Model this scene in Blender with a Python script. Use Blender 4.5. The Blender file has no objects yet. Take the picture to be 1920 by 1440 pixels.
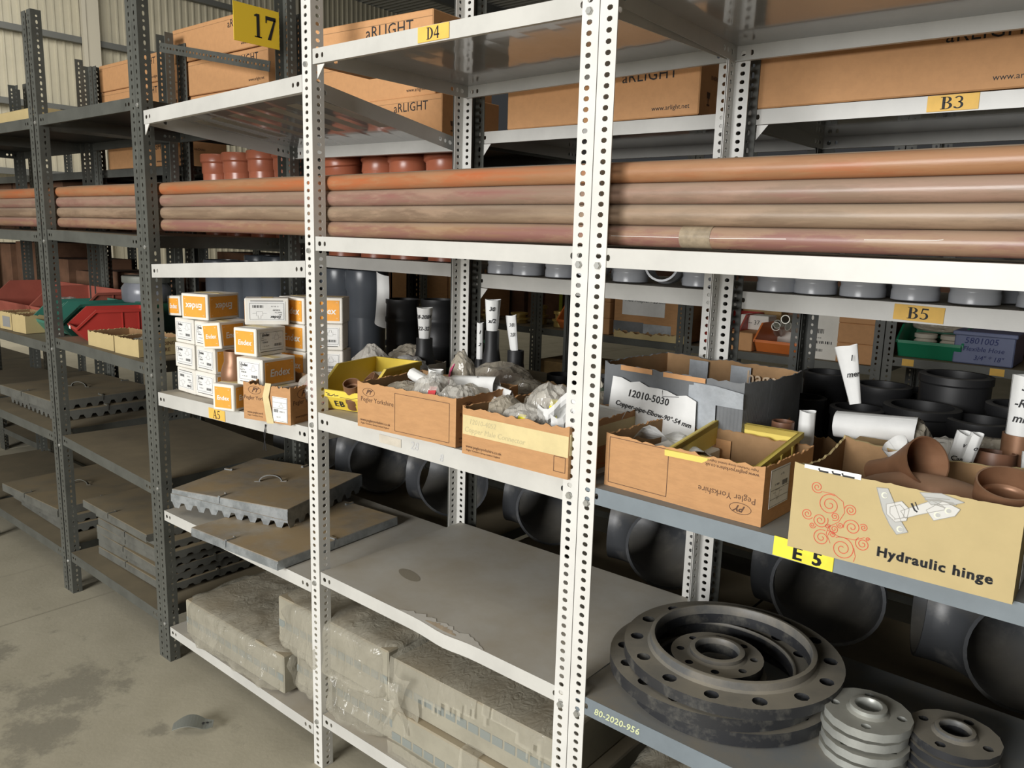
import bpy, math, random
from mathutils import Matrix, Vector, noise
C = bpy.context.scene
COL = C.collection
PI = math.pi
W = 0.92

# ------------------------------------------------------------------ camera, light, exposure
cam_d = bpy.data.cameras.new('camera'); cam = bpy.data.objects.new('camera', cam_d); COL.objects.link(cam)
F_PX, YAW, PITCH, ROLL = 1503.05, 0.689131, -0.179778, 0.028432
cam_d.sensor_width = 36.0; cam_d.lens = 36.0 * F_PX / 1920.0; cam_d.clip_end = 200; cam_d.clip_start = 0.02
_f = Vector((-math.sin(YAW)*math.cos(PITCH), math.cos(YAW)*math.cos(PITCH), math.sin(PITCH)))
_r = Vector((math.cos(YAW), math.sin(YAW), 0)); _u = _r.cross(_f)
_rr = math.cos(ROLL)*_r + math.sin(ROLL)*_u; _uu = -math.sin(ROLL)*_r + math.cos(ROLL)*_u
_m = Matrix((_rr, _uu, -_f)).transposed().to_4x4(); _m.translation = Vector((0.92421, -1.35338, 1.60087))
cam.matrix_world = _m
C.camera = cam
C.view_settings.view_transform = 'Standard'; C.view_settings.look = 'None'
C.view_settings.gamma = 1.0; C.view_settings.use_curve_mapping = False
C.view_settings.exposure = 0.34
w = bpy.data.worlds.new('hall_daylight'); C.world = w; w.use_nodes = True
w.node_tree.nodes['Background'].inputs[0].default_value = (0.95, 0.97, 1.0, 1)
w.node_tree.nodes['Background'].inputs[1].default_value = 0.028

def area(name, loc, target, sx, sy, power, col):
    d = bpy.data.lights.new(name, 'AREA'); d.shape = 'RECTANGLE'; d.size = sx; d.size_y = sy; d.energy = power; d.color = col
    o = bpy.data.objects.new(name, d); COL.objects.link(o); o.location = loc
    o.rotation_euler = (Vector(target)-Vector(loc)).to_track_quat('-Z', 'Y').to_euler(); return o
area('skylight_over_aisle', (-0.6, -3.0, 5.6), (-0.6, -0.3, 0.5), 4.5, 2.6, 55, (1.0, 0.95, 0.86))
area('roller_door_daylight', (-0.3, -6.8, 2.45), (-0.6, 0.0, 1.4), 3.2, 2.3, 450, (1.0, 0.995, 0.98))
area('skylight_over_back_aisle', (-1.0, 1.75, 6.0), (-1.0, 1.75, 0.0), 8.0, 1.2, 9, (1.0, 0.96, 0.9))
area('skylight_far_end', (-16.0, 3.0, 8.6), (-20.0, 5.0, 3.0), 8.0, 8.0, 1250, (1.0, 0.96, 0.88))

# ------------------------------------------------------------------ materials
MATS = {}
def mat(name, col, rough=0.6, metal=0.0, var=0.0, vscale=6.0, col2=None, dust=None, dust_amt=0.8, bump=0.0, bscale=40.0,
        spec=0.5, alpha=1.0, trans=0.0, stretch=None, coat=0.0, mix_lo=0.4, mix_hi=0.62, scuff=None):
    if name in MATS: return MATS[name]
    m = bpy.data.materials.new(name); m.use_nodes = True; nt = m.node_tree; N = nt.nodes; L = nt.links
    b = N['Principled BSDF']; b.inputs['Roughness'].default_value = rough; b.inputs['Metallic'].default_value = metal
    b.inputs['Specular IOR Level'].default_value = spec; b.inputs['Alpha'].default_value = alpha
    b.inputs['Transmission Weight'].default_value = trans; b.inputs['Coat Weight'].default_value = coat
    c4 = (*col, 1); out = None
    tc = N.new('ShaderNodeTexCoord'); vec = tc.outputs['Object']
    if stretch:
        mp = N.new('ShaderNodeMapping'); mp.inputs['Scale'].default_value = stretch; L.new(vec, mp.inputs[0]); vec = mp.outputs[0]
    if var > 0 or col2:
        n = N.new('ShaderNodeTexNoise'); n.inputs['Scale'].default_value = vscale; n.inputs['Detail'].default_value = 6; n.inputs['Roughness'].default_value = 0.65
        L.new(vec, n.inputs['Vector'])
        r = N.new('ShaderNodeMapRange'); r.inputs[1].default_value = mix_lo; r.inputs[2].default_value = mix_hi; L.new(n.outputs[0], r.inputs[0])
        mx = N.new('ShaderNodeMix'); mx.data_type = 'RGBA'
        c2 = col2 if col2 else tuple(max(0, c*(1-var)) for c in col)
        mx.inputs[6].default_value = c4; mx.inputs[7].default_value = (*c2, 1); L.new(r.outputs[0], mx.inputs[0]); out = mx.outputs[2]
    if scuff:
        mp2 = N.new('ShaderNodeMapping'); mp2.inputs['Scale'].default_value = (0.7, 3.2, 3.2); L.new(tc.outputs['Object'], mp2.inputs[0])
        n4 = N.new('ShaderNodeTexNoise'); n4.inputs['Scale'].default_value = 7; n4.inputs['Detail'].default_value = 8; n4.inputs['Roughness'].default_value = 0.7; n4.inputs['Distortion'].default_value = 0.2
        L.new(mp2.outputs[0], n4.inputs['Vector'])
        r4 = N.new('ShaderNodeMapRange'); r4.inputs[1].default_value = 0.48; r4.inputs[2].default_value = 0.60; r4.inputs[4].default_value = 0.65; L.new(n4.outputs[0], r4.inputs[0])
        m4 = N.new('ShaderNodeMix'); m4.data_type = 'RGBA'; L.new(r4.outputs[0], m4.inputs[0]); L.new(out, m4.inputs[6]); m4.inputs[7].default_value = (*scuff, 1); out = m4.outputs[2]
    if dust:
        g = N.new('ShaderNodeNewGeometry'); s = N.new('ShaderNodeSeparateXYZ'); L.new(g.outputs['Normal'], s.inputs[0])
        r2 = N.new('ShaderNodeMapRange'); r2.inputs[1].default_value = 0.35; r2.inputs[2].default_value = 0.95; r2.inputs[4].default_value = dust_amt
        L.new(s.outputs[2], r2.inputs[0])
        n2 = N.new('ShaderNodeTexNoise'); n2.inputs['Scale'].default_value = 9; n2.inputs['Detail'].default_value = 5; L.new(tc.outputs['Object'], n2.inputs['Vector'])
        r3 = N.new('ShaderNodeMapRange'); r3.inputs[1].default_value = 0.2; r3.inputs[2].default_value = 0.6; r3.inputs[3].default_value = 0.45; L.new(n2.outputs[0], r3.inputs[0])
        mu = N.new('ShaderNodeMath'); mu.operation = 'MULTIPLY'; L.new(r2.outputs[0], mu.inputs[0]); L.new(r3.outputs[0], mu.inputs[1])
        md = N.new('ShaderNodeMix'); md.data_type = 'RGBA'; L.new(mu.outputs[0], md.inputs[0])
        if out: L.new(out, md.inputs[6])
        else: md.inputs[6].default_value = c4
        md.inputs[7].default_value = (*dust, 1); out = md.outputs[2]
        mr = N.new('ShaderNodeMapRange'); mr.inputs[3].default_value = rough; mr.inputs[4].default_value = 0.95; L.new(mu.outputs[0], mr.inputs[0]); L.new(mr.outputs[0], b.inputs['Roughness'])
    if out: L.new(out, b.inputs['Base Color'])
    else: b.inputs['Base Color'].default_value = c4
    if bump > 0:
        n3 = N.new('ShaderNodeTexNoise'); n3.inputs['Scale'].default_value = bscale; n3.inputs['Detail'].default_value = 4; L.new(vec, n3.inputs['Vector'])
        bp = N.new('ShaderNodeBump'); bp.inputs['Strength'].default_value = bump; bp.inputs['Distance'].default_value = 0.004
        L.new(n3.outputs[0], bp.inputs['Height']); L.new(bp.outputs[0], b.inputs['Normal'])
    MATS[name] = m; return m

def film(name, col, clear=0.5, rough=0.25):
    """thin plastic film: partly clear, partly dusty, finely wrinkled"""
    if name in MATS: return MATS[name]
    m = bpy.data.materials.new(name); m.use_nodes = True; nt = m.node_tree; N = nt.nodes; L = nt.links
    b = N['Principled BSDF']; b.inputs['Base Color'].default_value = (*col, 1); b.inputs['Roughness'].default_value = rough
    b.inputs['Specular IOR Level'].default_value = 0.8
    t = N.new('ShaderNodeBsdfTransparent'); mx = N.new('ShaderNodeMixShader')
    tc = N.new('ShaderNodeTexCoord'); n = N.new('ShaderNodeTexNoise'); n.inputs['Scale'].default_value = 9; n.inputs['Detail'].default_value = 3
    L.new(tc.outputs['Object'], n.inputs['Vector'])
    r = N.new('ShaderNodeMapRange'); r.inputs[1].default_value = 0.3; r.inputs[2].default_value = 0.7
    r.inputs[3].default_value = max(0, clear-0.15); r.inputs[4].default_value = min(1, clear+0.15); L.new(n.outputs[0], r.inputs[0])
    w_ = N.new('ShaderNodeTexNoise'); w_.inputs['Scale'].default_value = 22; w_.inputs['Detail'].default_value = 2; w_.inputs['Distortion'].default_value = 2.5
    mp = N.new('ShaderNodeMapping'); mp.inputs['Scale'].default_value = (1.6, 1, 0.55); L.new(tc.outputs['Object'], mp.inputs[0]); L.new(mp.outputs[0], w_.inputs['Vector'])
    bp = N.new('ShaderNodeBump'); bp.inputs['Strength'].default_value = 0.8; bp.inputs['Distance'].default_value = 0.006; L.new(w_.outputs[0], bp.inputs['Height']); L.new(bp.outputs[0], b.inputs['Normal'])
    L.new(r.outputs[0], mx.inputs[0]); L.new(b.outputs[0], mx.inputs[1]); L.new(t.outputs[0], mx.inputs[2])
    L.new(mx.outputs[0], N['Material Output'].inputs[0]); MATS[name] = m; return m

DUST = (0.40, 0.33, 0.23)
white = mat('white_rack_paint', (0.74, 0.73, 0.69), 0.38, var=0.10, vscale=5, dust=(0.50, 0.44, 0.34), dust_amt=0.55)
wbeam = mat('white_shelf_paint', (0.60, 0.59, 0.55), 0.38, var=0.12, vscale=4, dust=(0.46, 0.40, 0.30), dust_amt=0.5)
wtop = mat('dusty_shelf_top', (0.47, 0.45, 0.40), 0.7, col2=(0.39, 0.34, 0.26), vscale=3.5, mix_lo=0.35, mix_hi=0.7)
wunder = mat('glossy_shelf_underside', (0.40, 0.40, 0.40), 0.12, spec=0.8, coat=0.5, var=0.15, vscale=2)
dark = mat('dark_rack_paint', (0.105, 0.108, 0.095), 0.42, var=0.25, vscale=7, dust=(0.30, 0.25, 0.17), dust_amt=0.8)
dtop = mat('shaded_dusty_dark_shelf_top', (0.21, 0.17, 0.105), 0.85, col2=(0.15, 0.125, 0.08), vscale=4, mix_lo=0.35, mix_hi=0.7)  # dust colour darkened in place of the weak light in the dark bays
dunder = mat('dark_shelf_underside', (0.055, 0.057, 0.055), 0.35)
bgrey = mat('blue_grey_paint', (0.20, 0.235, 0.26), 0.4, var=0.15, vscale=6)
bgtop = mat('blue_grey_shelf_top', (0.20, 0.21, 0.21), 0.7, col2=(0.26, 0.235, 0.19), vscale=4)
steel = mat('zinc_bolt', (0.50, 0.50, 0.47), 0.38, metal=0.7)
card = mat('brown_cardboard', (0.52, 0.285, 0.13), 0.8, var=0.10, vscale=26, spec=0.25, stretch=(1, 1, 3.5), bump=0.12, bscale=120)
card_in = mat('cardboard_inside', (0.33, 0.20, 0.10), 0.85, var=0.15, vscale=20, spec=0.2)
cardA = mat('carton_cardboard', (0.60, 0.32, 0.145), 0.7, var=0.07, vscale=40, spec=0.3)
cardY = mat('yellow_cardboard', (0.52, 0.41, 0.205), 0.75, var=0.06, vscale=14, spec=0.3)
cardD = mat('dusty_cardboard', (0.50, 0.33, 0.15), 0.85, var=0.2, vscale=20, spec=0.2)
cardP = mat('pale_cardboard', (0.60, 0.55, 0.46), 0.85, var=0.12, vscale=20, spec=0.2)
ink = mat('black_ink', (0.02, 0.02, 0.022), 0.7)
inkB = mat('brown_ink', (0.10, 0.05, 0.03), 0.8)
inkG = mat('grey_ink', (0.25, 0.25, 0.24), 0.8)
inkT = mat('faded_pencil', (0.52, 0.45, 0.26), 0.8)
inkR = mat('red_ink', (0.62, 0.10, 0.05), 0.7)
inkW = mat('white_ink', (0.85, 0.83, 0.78), 0.7)
inkBl = mat('blue_ink', (0.03, 0.04, 0.16), 0.7)
chalk = mat('yellow_chalk', (0.62, 0.66, 0.38), 0.9)
ylab = mat('yellow_label', (0.86, 0.52, 0.10), 0.6, var=0.08, vscale=30)
ylab2 = mat('bright_yellow_label', (0.88, 0.76, 0.05), 0.5, var=0.1, vscale=30)
ysign = mat('yellow_sign', (0.98, 0.70, 0.05), 0.5)
paper = mat('white_paper', (0.80, 0.80, 0.78), 0.75, var=0.05, vscale=20, bump=0.3, bscale=25)
wcard = mat('white_carton', (0.80, 0.77, 0.70), 0.6, var=0.07, vscale=12)
orange = mat('orange_print', (0.86, 0.37, 0.04), 0.6, var=0.08, vscale=25)
tape_m = mat('masking_tape', (0.70, 0.58, 0.30), 0.55, var=0.1, vscale=15)
duct = mat('silver_duct_tape', (0.46, 0.49, 0.52), 0.3, metal=0.1, var=0.3, vscale=9, bump=0.6, bscale=30)
ductD = mat('dark_duct_tape', (0.17, 0.178, 0.185), 0.42, var=0.2, vscale=9, bump=0.3, bscale=20)
rust1 = mat('red_oxide_pipe_orange', (0.42, 0.125, 0.045), 0.40, col2=(0.33, 0.16, 0.075), vscale=5, stretch=(0.35, 3, 3), dust=(0.34, 0.22, 0.13), dust_amt=0.6, scuff=(0.38, 0.20, 0.10), bump=0.15, bscale=30, mix_lo=0.38, mix_hi=0.56)
rust2 = mat('red_oxide_pipe_pink', (0.27, 0.125, 0.105), 0.36, col2=(0.26, 0.175, 0.125), vscale=6, stretch=(0.35, 3, 3), dust=(0.33, 0.26, 0.19), dust_amt=0.8, scuff=(0.36, 0.23, 0.17), bump=0.15, bscale=30, mix_lo=0.36, mix_hi=0.54)
rust3 = mat('dusty_brown_pipe', (0.20, 0.135, 0.09), 0.42, col2=(0.29, 0.21, 0.14), vscale=7, stretch=(0.35, 3, 3), dust=(0.34, 0.27, 0.20), dust_amt=0.8, scuff=(0.36, 0.25, 0.17), bump=0.15, bscale=30)
rust4 = mat('dusty_rose_pipe', (0.29, 0.175, 0.095), 0.38, col2=(0.26, 0.125, 0.10), vscale=5, stretch=(0.3, 3, 3), dust=(0.34, 0.26, 0.19), dust_amt=0.7, scuff=(0.37, 0.25, 0.15), bump=0.15, bscale=30, mix_lo=0.36, mix_hi=0.54)
gpvc = mat('grey_pvc', (0.50, 0.52, 0.56), 0.25, var=0.05)
dpvc = mat('dark_grey_pvc', (0.09, 0.10, 0.115), 0.28, var=0.1)
opvc = mat('terracotta_pvc', (0.44, 0.14, 0.075), 0.3, var=0.12, vscale=5, dust=(0.40, 0.22, 0.14), dust_amt=0.5)
blackp = mat('black_polyethylene', (0.018, 0.018, 0.019), 0.5, var=0.3, dust=(0.10, 0.095, 0.085), dust_amt=0.6)
bsteel = mat('black_steel', (0.05, 0.053, 0.058), 0.42, col2=(0.17, 0.165, 0.155), vscale=7, mix_lo=0.5, mix_hi=0.75, dust=(0.20, 0.18, 0.14), dust_amt=0.7)
flsteel = mat('dusty_black_flange', (0.11, 0.112, 0.11), 0.5, col2=(0.22, 0.20, 0.165), vscale=9, mix_lo=0.4, mix_hi=0.65, dust=(0.29, 0.26, 0.20), dust_amt=0.75)
flrim = mat('black_flange_edge', (0.03, 0.031, 0.034), 0.4, col2=(0.12, 0.115, 0.10), vscale=18, mix_lo=0.5, mix_hi=0.7)
galv = mat('galvanised_steel', (0.46, 0.49, 0.51), 0.38, metal=0.6, col2=(0.30, 0.325, 0.34), vscale=24, dust=(0.42, 0.31, 0.17), dust_amt=0.95)
galvf = mat('zinc_flange', (0.50, 0.51, 0.47), 0.42, metal=0.4, var=0.25, vscale=12, dust=(0.42, 0.40, 0.33), dust_amt=0.6)
dgalv = mat('dull_galvanised', (0.155, 0.155, 0.135), 0.6, metal=0.15, var=0.25, vscale=14, dust=(0.27, 0.21, 0.12), dust_amt=0.95)  # dust toned down too: shade of the dark bays put into its colour
brown = mat('brown_copper_fitting', (0.30, 0.155, 0.085), 0.4, metal=0.35, var=0.25, vscale=6, dust=(0.36, 0.25, 0.17), dust_amt=0.5)
brownm = mat('brown_pvc_fitting', (0.20, 0.095, 0.055), 0.45, var=0.2)
brass = mat('brass', (0.62, 0.44, 0.14), 0.3, metal=0.4, var=0.2)
chrome = mat('bright_steel_tube', (0.55, 0.54, 0.47), 0.35, metal=0.3)
yel = mat('yellow_bin_plastic', (0.80, 0.60, 0.07), 0.42, var=0.08, dust=(0.55, 0.45, 0.22), dust_amt=0.4)
red = mat('red_bin_plastic', (0.46, 0.045, 0.035), 0.4, var=0.1, dust=(0.40, 0.22, 0.16), dust_amt=0.5)
pinkred = mat('faded_red_plastic', (0.40, 0.11, 0.075), 0.55, var=0.15)
green = mat('green_bin_plastic', (0.05, 0.21, 0.155), 0.42, var=0.1, dust=(0.26, 0.32, 0.25), dust_amt=0.5)
dgreen = mat('dark_green_plastic', (0.018, 0.10, 0.05), 0.4)
orangeb = mat('orange_bin_plastic', (0.72, 0.20, 0.045), 0.42, var=0.08)
blue = mat('blue_bin_plastic', (0.16, 0.19, 0.33), 0.5, var=0.1)
pink = mat('pink_print', (0.72, 0.07, 0.22), 0.45)
redp = mat('red_print', (0.62, 0.04, 0.05), 0.45)
yelp = mat('yellow_print', (0.90, 0.80, 0.02), 0.5)
bag = film('clear_polybag', (0.72, 0.69, 0.62), 0.52, 0.13)
bagD = film('dusty_polybag', (0.48, 0.43, 0.34), 0.34, 0.22)
wrap = film('dusty_plastic_wrap', (0.50, 0.47, 0.38), 0.58, 0.18)
fit = mat('light_fitting_carton', (0.36, 0.335, 0.26), 0.6, var=0.15, vscale=8, dust=(0.36, 0.29, 0.185), dust_amt=0.85)
fitg = mat('grey_band_print', (0.24, 0.26, 0.24), 0.6)
rag = mat('grey_rag', (0.35, 0.34, 0.31), 0.9, var=0.2); bits = mat('brown_metal_bits', (0.20, 0.13, 0.085), 0.5, metal=.2, var=.4, vscale=30)
concrete = mat('concrete_floor', (0.47, 0.43, 0.325), 0.8, col2=(0.37, 0.335, 0.245), vscale=2.2, bump=0.15, bscale=60, mix_lo=0.35, mix_hi=0.7)
def stain_floor(m, spots):
    """dark scuffed patches at given places of the concrete"""
    nt = m.node_tree; N = nt.nodes; L = nt.links; b = N['Principled BSDF']; src = b.inputs['Base Color'].links[0].from_socket
    tc = N.new('ShaderNodeTexCoord'); n = N.new('ShaderNodeTexNoise'); n.inputs['Scale'].default_value = 9; n.inputs['Detail'].default_value = 9; n.inputs['Roughness'].default_value = 0.75; L.new(tc.outputs['Object'], n.inputs['Vector'])
    acc = None
    for x, y, r in spots:
        d = N.new('ShaderNodeVectorMath'); d.operation = 'DISTANCE'; d.inputs[1].default_value = (x, y, -.015); L.new(tc.outputs['Object'], d.inputs[0])
        mr = N.new('ShaderNodeMapRange'); mr.inputs[1].default_value = r; mr.inputs[2].default_value = 0; mr.inputs[3].default_value = 0; mr.inputs[4].default_value = 0.34; L.new(d.outputs['Value'], mr.inputs[0])
        if acc is None: acc = mr.outputs[0]
        else: a = N.new('ShaderNodeMath'); a.operation = 'MAXIMUM'; L.new(acc, a.inputs[0]); L.new(mr.outputs[0], a.inputs[1]); acc = a.outputs[0]
    a = N.new('ShaderNodeMath'); a.operation = 'ADD'; L.new(acc, a.inputs[0]); L.new(n.outputs[0], a.inputs[1])
    r = N.new('ShaderNodeMapRange'); r.inputs[1].default_value = 0.60; r.inputs[2].default_value = 0.74; r.inputs[4].default_value = 0.8; L.new(a.outputs[0], r.inputs[0])
    mx = N.new('ShaderNodeMix'); mx.data_type = 'RGBA'; L.new(r.outputs[0], mx.inputs[0]); L.new(src, mx.inputs[6]); mx.inputs[7].default_value = (0.25, 0.23, 0.175, 1); L.new(mx.outputs[2], b.inputs['Base Color'])
stain_floor(concrete, ((-1.90, -.36, .30), (-1.72, -.50, .22), (-1.455, -.235, .07), (-1.98, -.75, .30), (-1.60, -.86, .16), (-2.35, -.42, .15)))
wallm = mat('wall_sheet', (0.47, 0.44, 0.345), 0.55, var=0.08, vscale=1.5)
wallc = mat('wall_column', (0.50, 0.47, 0.39), 0.6)
wallg = mat('wall_girt', (0.12, 0.125, 0.12), 0.6)
ceilm = mat('roof_sheet', (0.30, 0.30, 0.28), 0.6)
dspot = mat('bare_patch', (0.55, 0.44, 0.31), 0.8, var=0.2, vscale=30)
black = mat('black_plastic', (0.02, 0.02, 0.022), 0.5)
foil = mat('silver_bag', (0.50, 0.50, 0.49), 0.3, metal=0.3)

# ------------------------------------------------------------------ mesh builder
I4 = Matrix.Identity(4)
ORD = ['first', 'second', 'third', 'fourth', 'fifth', 'sixth', 'seventh', 'eighth', 'ninth', 'tenth', 'eleventh', 'twelfth', 'thirteenth', 'fourteenth']
def MX(loc=(0, 0, 0), rx=0, ry=0, rz=0):
    return Matrix.Translation(loc) @ Matrix.Rotation(rz, 4, 'Z') @ Matrix.Rotation(ry, 4, 'Y') @ Matrix.Rotation(rx, 4, 'X')
class B:
    def __init__(s): s.v = []; s.f = []; s.m = []
    def add(s, vs, fs, mi=0, M=None):
        k = len(s.v)
        if M is None: s.v += [tuple(q) for q in vs]; flip = False
        else: s.v += [tuple(M @ Vector(q)) for q in vs]; flip = M.to_3x3().determinant() < 0
        for q in fs:
            t = tuple(k+i for i in q); s.f.append(t[::-1] if flip else t)
            s.m.append(mi)
        return s
    def box(s, x0, x1, y0, y1, z0, z1, mi=0, M=None):
        return s.add([(x0,y0,z0),(x1,y0,z0),(x1,y1,z0),(x0,y1,z0),(x0,y0,z1),(x1,y0,z1),(x1,y1,z1),(x0,y1,z1)],
              [(0,3,2,1),(4,5,6,7),(0,1,5,4),(1,2,6,5),(2,3,7,6),(3,0,4,7)], mi, M)
    def cbox(s, x0, x1, y0, y1, z0, z1, c=0.003, mi=0, M=None):
        vs = []; idx = {}
        for ix, X in enumerate((x0, x1)):
            for iy, Y in enumerate((y0, y1)):
                for iz, Z in enumerate((z0, z1)):
                    dx, dy, dz = (c if ix == 0 else -c), (c if iy == 0 else -c), (c if iz == 0 else -c)
                    for a, q in enumerate(((X, Y+dy, Z+dz), (X+dx, Y, Z+dz), (X+dx, Y+dy, Z))):
                        idx[(ix, iy, iz, a)] = len(vs); vs.append(q)
        g = lambda a, b, c_, d: idx[(a, b, c_, d)]
        fs = []
        fs.append((g(0,0,0,0), g(0,0,1,0), g(0,1,1,0), g(0,1,0,0))); fs.append((g(1,0,0,0), g(1,1,0,0), g(1,1,1,0), g(1,0,1,0)))
        fs.append((g(0,0,0,1), g(1,0,0,1), g(1,0,1,1), g(0,0,1,1))); fs.append((g(0,1,0,1), g(0,1,1,1), g(1,1,1,1), g(1,1,0,1)))
        fs.append((g(0,0,0,2), g(0,1,0,2), g(1,1,0,2), g(1,0,0,2))); fs.append((g(0,0,1,2), g(1,0,1,2), g(1,1,1,2), g(0,1,1,2)))
        ctr = Vector(((x0+x1)/2, (y0+y1)/2, (z0+z1)/2))
        ex = []
        for a in (0, 1):
            for b in (0, 1):
                ex.append((g(a,b,0,0), g(a,b,1,0), g(a,b,1,1), g(a,b,0,1)))
                ex.append((g(a,0,b,0), g(a,1,b,0), g(a,1,b,2), g(a,0,b,2)))
                ex.append((g(0,a,b,1), g(1,a,b,1), g(1,a,b,2), g(0,a,b,2)))
                for d in (0, 1): ex.append((g(a,b,d,0), g(a,b,d,1), g(a,b,d,2)))
        for q in ex:
            p = [Vector(vs[i]) for i in q]; n = (p[1]-p[0]).cross(p[2]-p[0]); cc = sum(p, Vector())/len(p)
            fs.append(q if n.dot(cc-ctr) > 0 else q[::-1])
        return s.add(vs, fs, mi, M)
    def lathe(s, prof, n=24, mi=0, M=None, caps=(False, False)):
        vs = []; fs = []
        for r, z in prof:
            for k in range(n): a = 2*PI*k/n; vs.append((r*math.cos(a), r*math.sin(a), z))
        for i in range(len(prof)-1):
            for k in range(n):
                k2 = (k+1) % n; fs.append((i*n+k, i*n+k2, (i+1)*n+k2, (i+1)*n+k))
        if caps[0]: fs.append(tuple(range(n))[::-1])
        if caps[1]: fs.append(tuple((len(prof)-1)*n+k for k in range(n)))
        return s.add(vs, fs, mi, M)
    def sweep(s, path, rad, n=16, mi=0, M=None, caps=True):
        P = [Vector(q) for q in path]; rad = rad if hasattr(rad, '__len__') else [rad]*len(P)
        vs = []; fs = []; up = None
        for i, q in enumerate(P):
            t = ((P[min(i+1, len(P)-1)]-P[max(i-1, 0)])).normalized()
            if up is None: up = t.orthogonal().normalized()
            else: up = (up - t*up.dot(t)).normalized()
            sd = t.cross(up)
            for k in range(n):
                a = 2*PI*k/n; vs.append(q+(up*math.cos(a)+sd*math.sin(a))*rad[i])
        for i in range(len(P)-1):
            for k in range(n):
                k2 = (k+1) % n; fs.append((i*n+k, i*n+k2, (i+1)*n+k2, (i+1)*n+k))
        if caps: fs.append(tuple(range(n))[::-1]); fs.append(tuple((len(P)-1)*n+k for k in range(n)))
        return s.add(vs, fs, mi, M)
    def hollow(s, path, rad, t, n=24, mi=0, M=None, mi2=None):
        """open pipe with wall thickness t along a path"""
        P = [Vector(q) for q in path]; rad = rad if hasattr(rad, '__len__') else [rad]*len(P)
        vs = []; fs = []; up = None; m = len(P)
        for i, q in enumerate(P):
            tt = ((P[min(i+1, m-1)]-P[max(i-1, 0)])).normalized()
            if up is None: up = tt.orthogonal().normalized()
            else: up = (up - tt*up.dot(tt)).normalized()
            sd = tt.cross(up)
            for rr in (rad[i], rad[i]-t):
                for k in range(n):
                    a = 2*PI*k/n; vs.append(q+(up*math.cos(a)+sd*math.sin(a))*rr)
        o = lambda i, k: i*2*n+k % n; inn = lambda i, k: i*2*n+n+k % n
        for i in range(m-1):
            for k in range(n): fs.append((o(i,k), o(i,k+1), o(i+1,k+1), o(i+1,k)))
        f2 = []
        for i in range(m-1):
            for k in range(n): f2.append((inn(i,k), inn(i+1,k), inn(i+1,k+1), inn(i,k+1)))
        for k in range(n):
            fs.append((o(0,k), inn(0,k), inn(0,k+1), o(0,k+1))); fs.append((o(m-1,k), o(m-1,k+1), inn(m-1,k+1), inn(m-1,k)))
        if mi2 is None: return s.add(vs, fs+f2, mi, M)
        k0 = len(s.v); s.add(vs, fs, mi, M); fl = M is not None and M.to_3x3().determinant() < 0
        for q in f2:
            t_ = tuple(k0+i for i in q); s.f.append(t_[::-1] if fl else t_); s.m.append(mi2)
        return s
    def prism(s, poly, y0, y1, mi=0, M=None):
        """poly in (x,z), extruded along y; counter-clockwise seen from -y"""
        n = len(poly); vs = [(x, y0, z) for x, z in poly]+[(x, y1, z) for x, z in poly]
        fs = [tuple(range(n)), tuple(range(n, 2*n))[::-1]]
        for i in range(n): j = (i+1) % n; fs.append((j, i, n+i, n+j))
        return s.add(vs, fs, mi, M)
    def flat(s, poly, z=0.0, mi=0, M=None):
        return s.add([(x, y, z) for x, y in poly], [tuple(range(len(poly)))], mi, M)
    def rect(s, x0, x1, y0, y1, z=0.0, mi=0, M=None): return s.flat([(x0,y0),(x1,y0),(x1,y1),(x0,y1)], z, mi, M)
    def stroke(s, pts, wd, z=0.0, mi=0, M=None):
        P = [Vector((x, y, 0)) for x, y in pts]; vs = []; fs = []; m = len(P)
        for i, q in enumerate(P):
            t = (P[min(i+1, m-1)]-P[max(i-1, 0)]); t = t.normalized() if t.length > 0 else Vector((1,0,0)); nn = Vector((-t.y, t.x, 0))
            ww = (wd[i] if hasattr(wd, '__len__') else wd)/2
            a = q-nn*ww; b = q+nn*ww; vs += [(a.x, a.y, z), (b.x, b.y, z)]
        for i in range(m-1): fs.append((2*i, 2*i+2, 2*i+3, 2*i+1))
        return s.add(vs, fs, mi, M)
    def perf(s, cells, v0, v1, t, mi=0, M=None):
        """plate along u with holes; cells (u0,u1,None|(cu,cv,rw,rh)); outward +n at n=0, back at n=-t"""
        for u0, u1, h in cells:
            cs = [(u0,v0), (u1,v0), (u1,v1), (u0,v1)]
            if h is None:
                vs = [(a, b, 0) for a, b in cs]+[(a, b, -t) for a, b in cs]
                s.add(vs, [(0,1,2,3), (7,6,5,4), (1,0,4,5), (3,2,6,7)], mi, M); continue
            cu, cv, rw, rh = h; a, b = rw*.45, rh*.45
            hp = [(-rw,-b), (-a,-rh), (a,-rh), (rw,-b), (rw,b), (a,rh), (-a,rh), (-rw,b)]
            hp = [(cu+x, cv+y) for x, y in hp]
            vs = [(x, y, 0) for x, y in cs+hp]+[(x, y, -t) for x, y in cs+hp]
            q = [(0,1,6,5), (1,2,8,7), (2,3,10,9), (3,0,4,11), (0,5,4), (1,7,6), (2,9,8), (3,11,10)]
            fs = q+[tuple(i+12 for i in g)[::-1] for g in q]+[(1,0,12,13), (3,2,14,15)]
            for i in range(8): j = (i+1) % 8; fs.append((4+i, 4+j, 16+j, 16+i))
            s.add(vs, fs, mi, M)
        return s
    def obj(s, name, mats, parent=None, M=None, smooth=None):
        me = bpy.data.meshes.new(name); me.from_pydata(s.v, [], s.f)
        for m in (mats if isinstance(mats, (list, tuple)) else [mats]): me.materials.append(m)
        if any(s.m): me.polygons.foreach_set('material_index', s.m)
        if smooth is not None:
            me.polygons.foreach_set('use_smooth', [True]*len(s.f)); me.set_sharp_from_angle(angle=math.radians(smooth))
        me.update()
        return link(name, me, parent, M)
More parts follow.
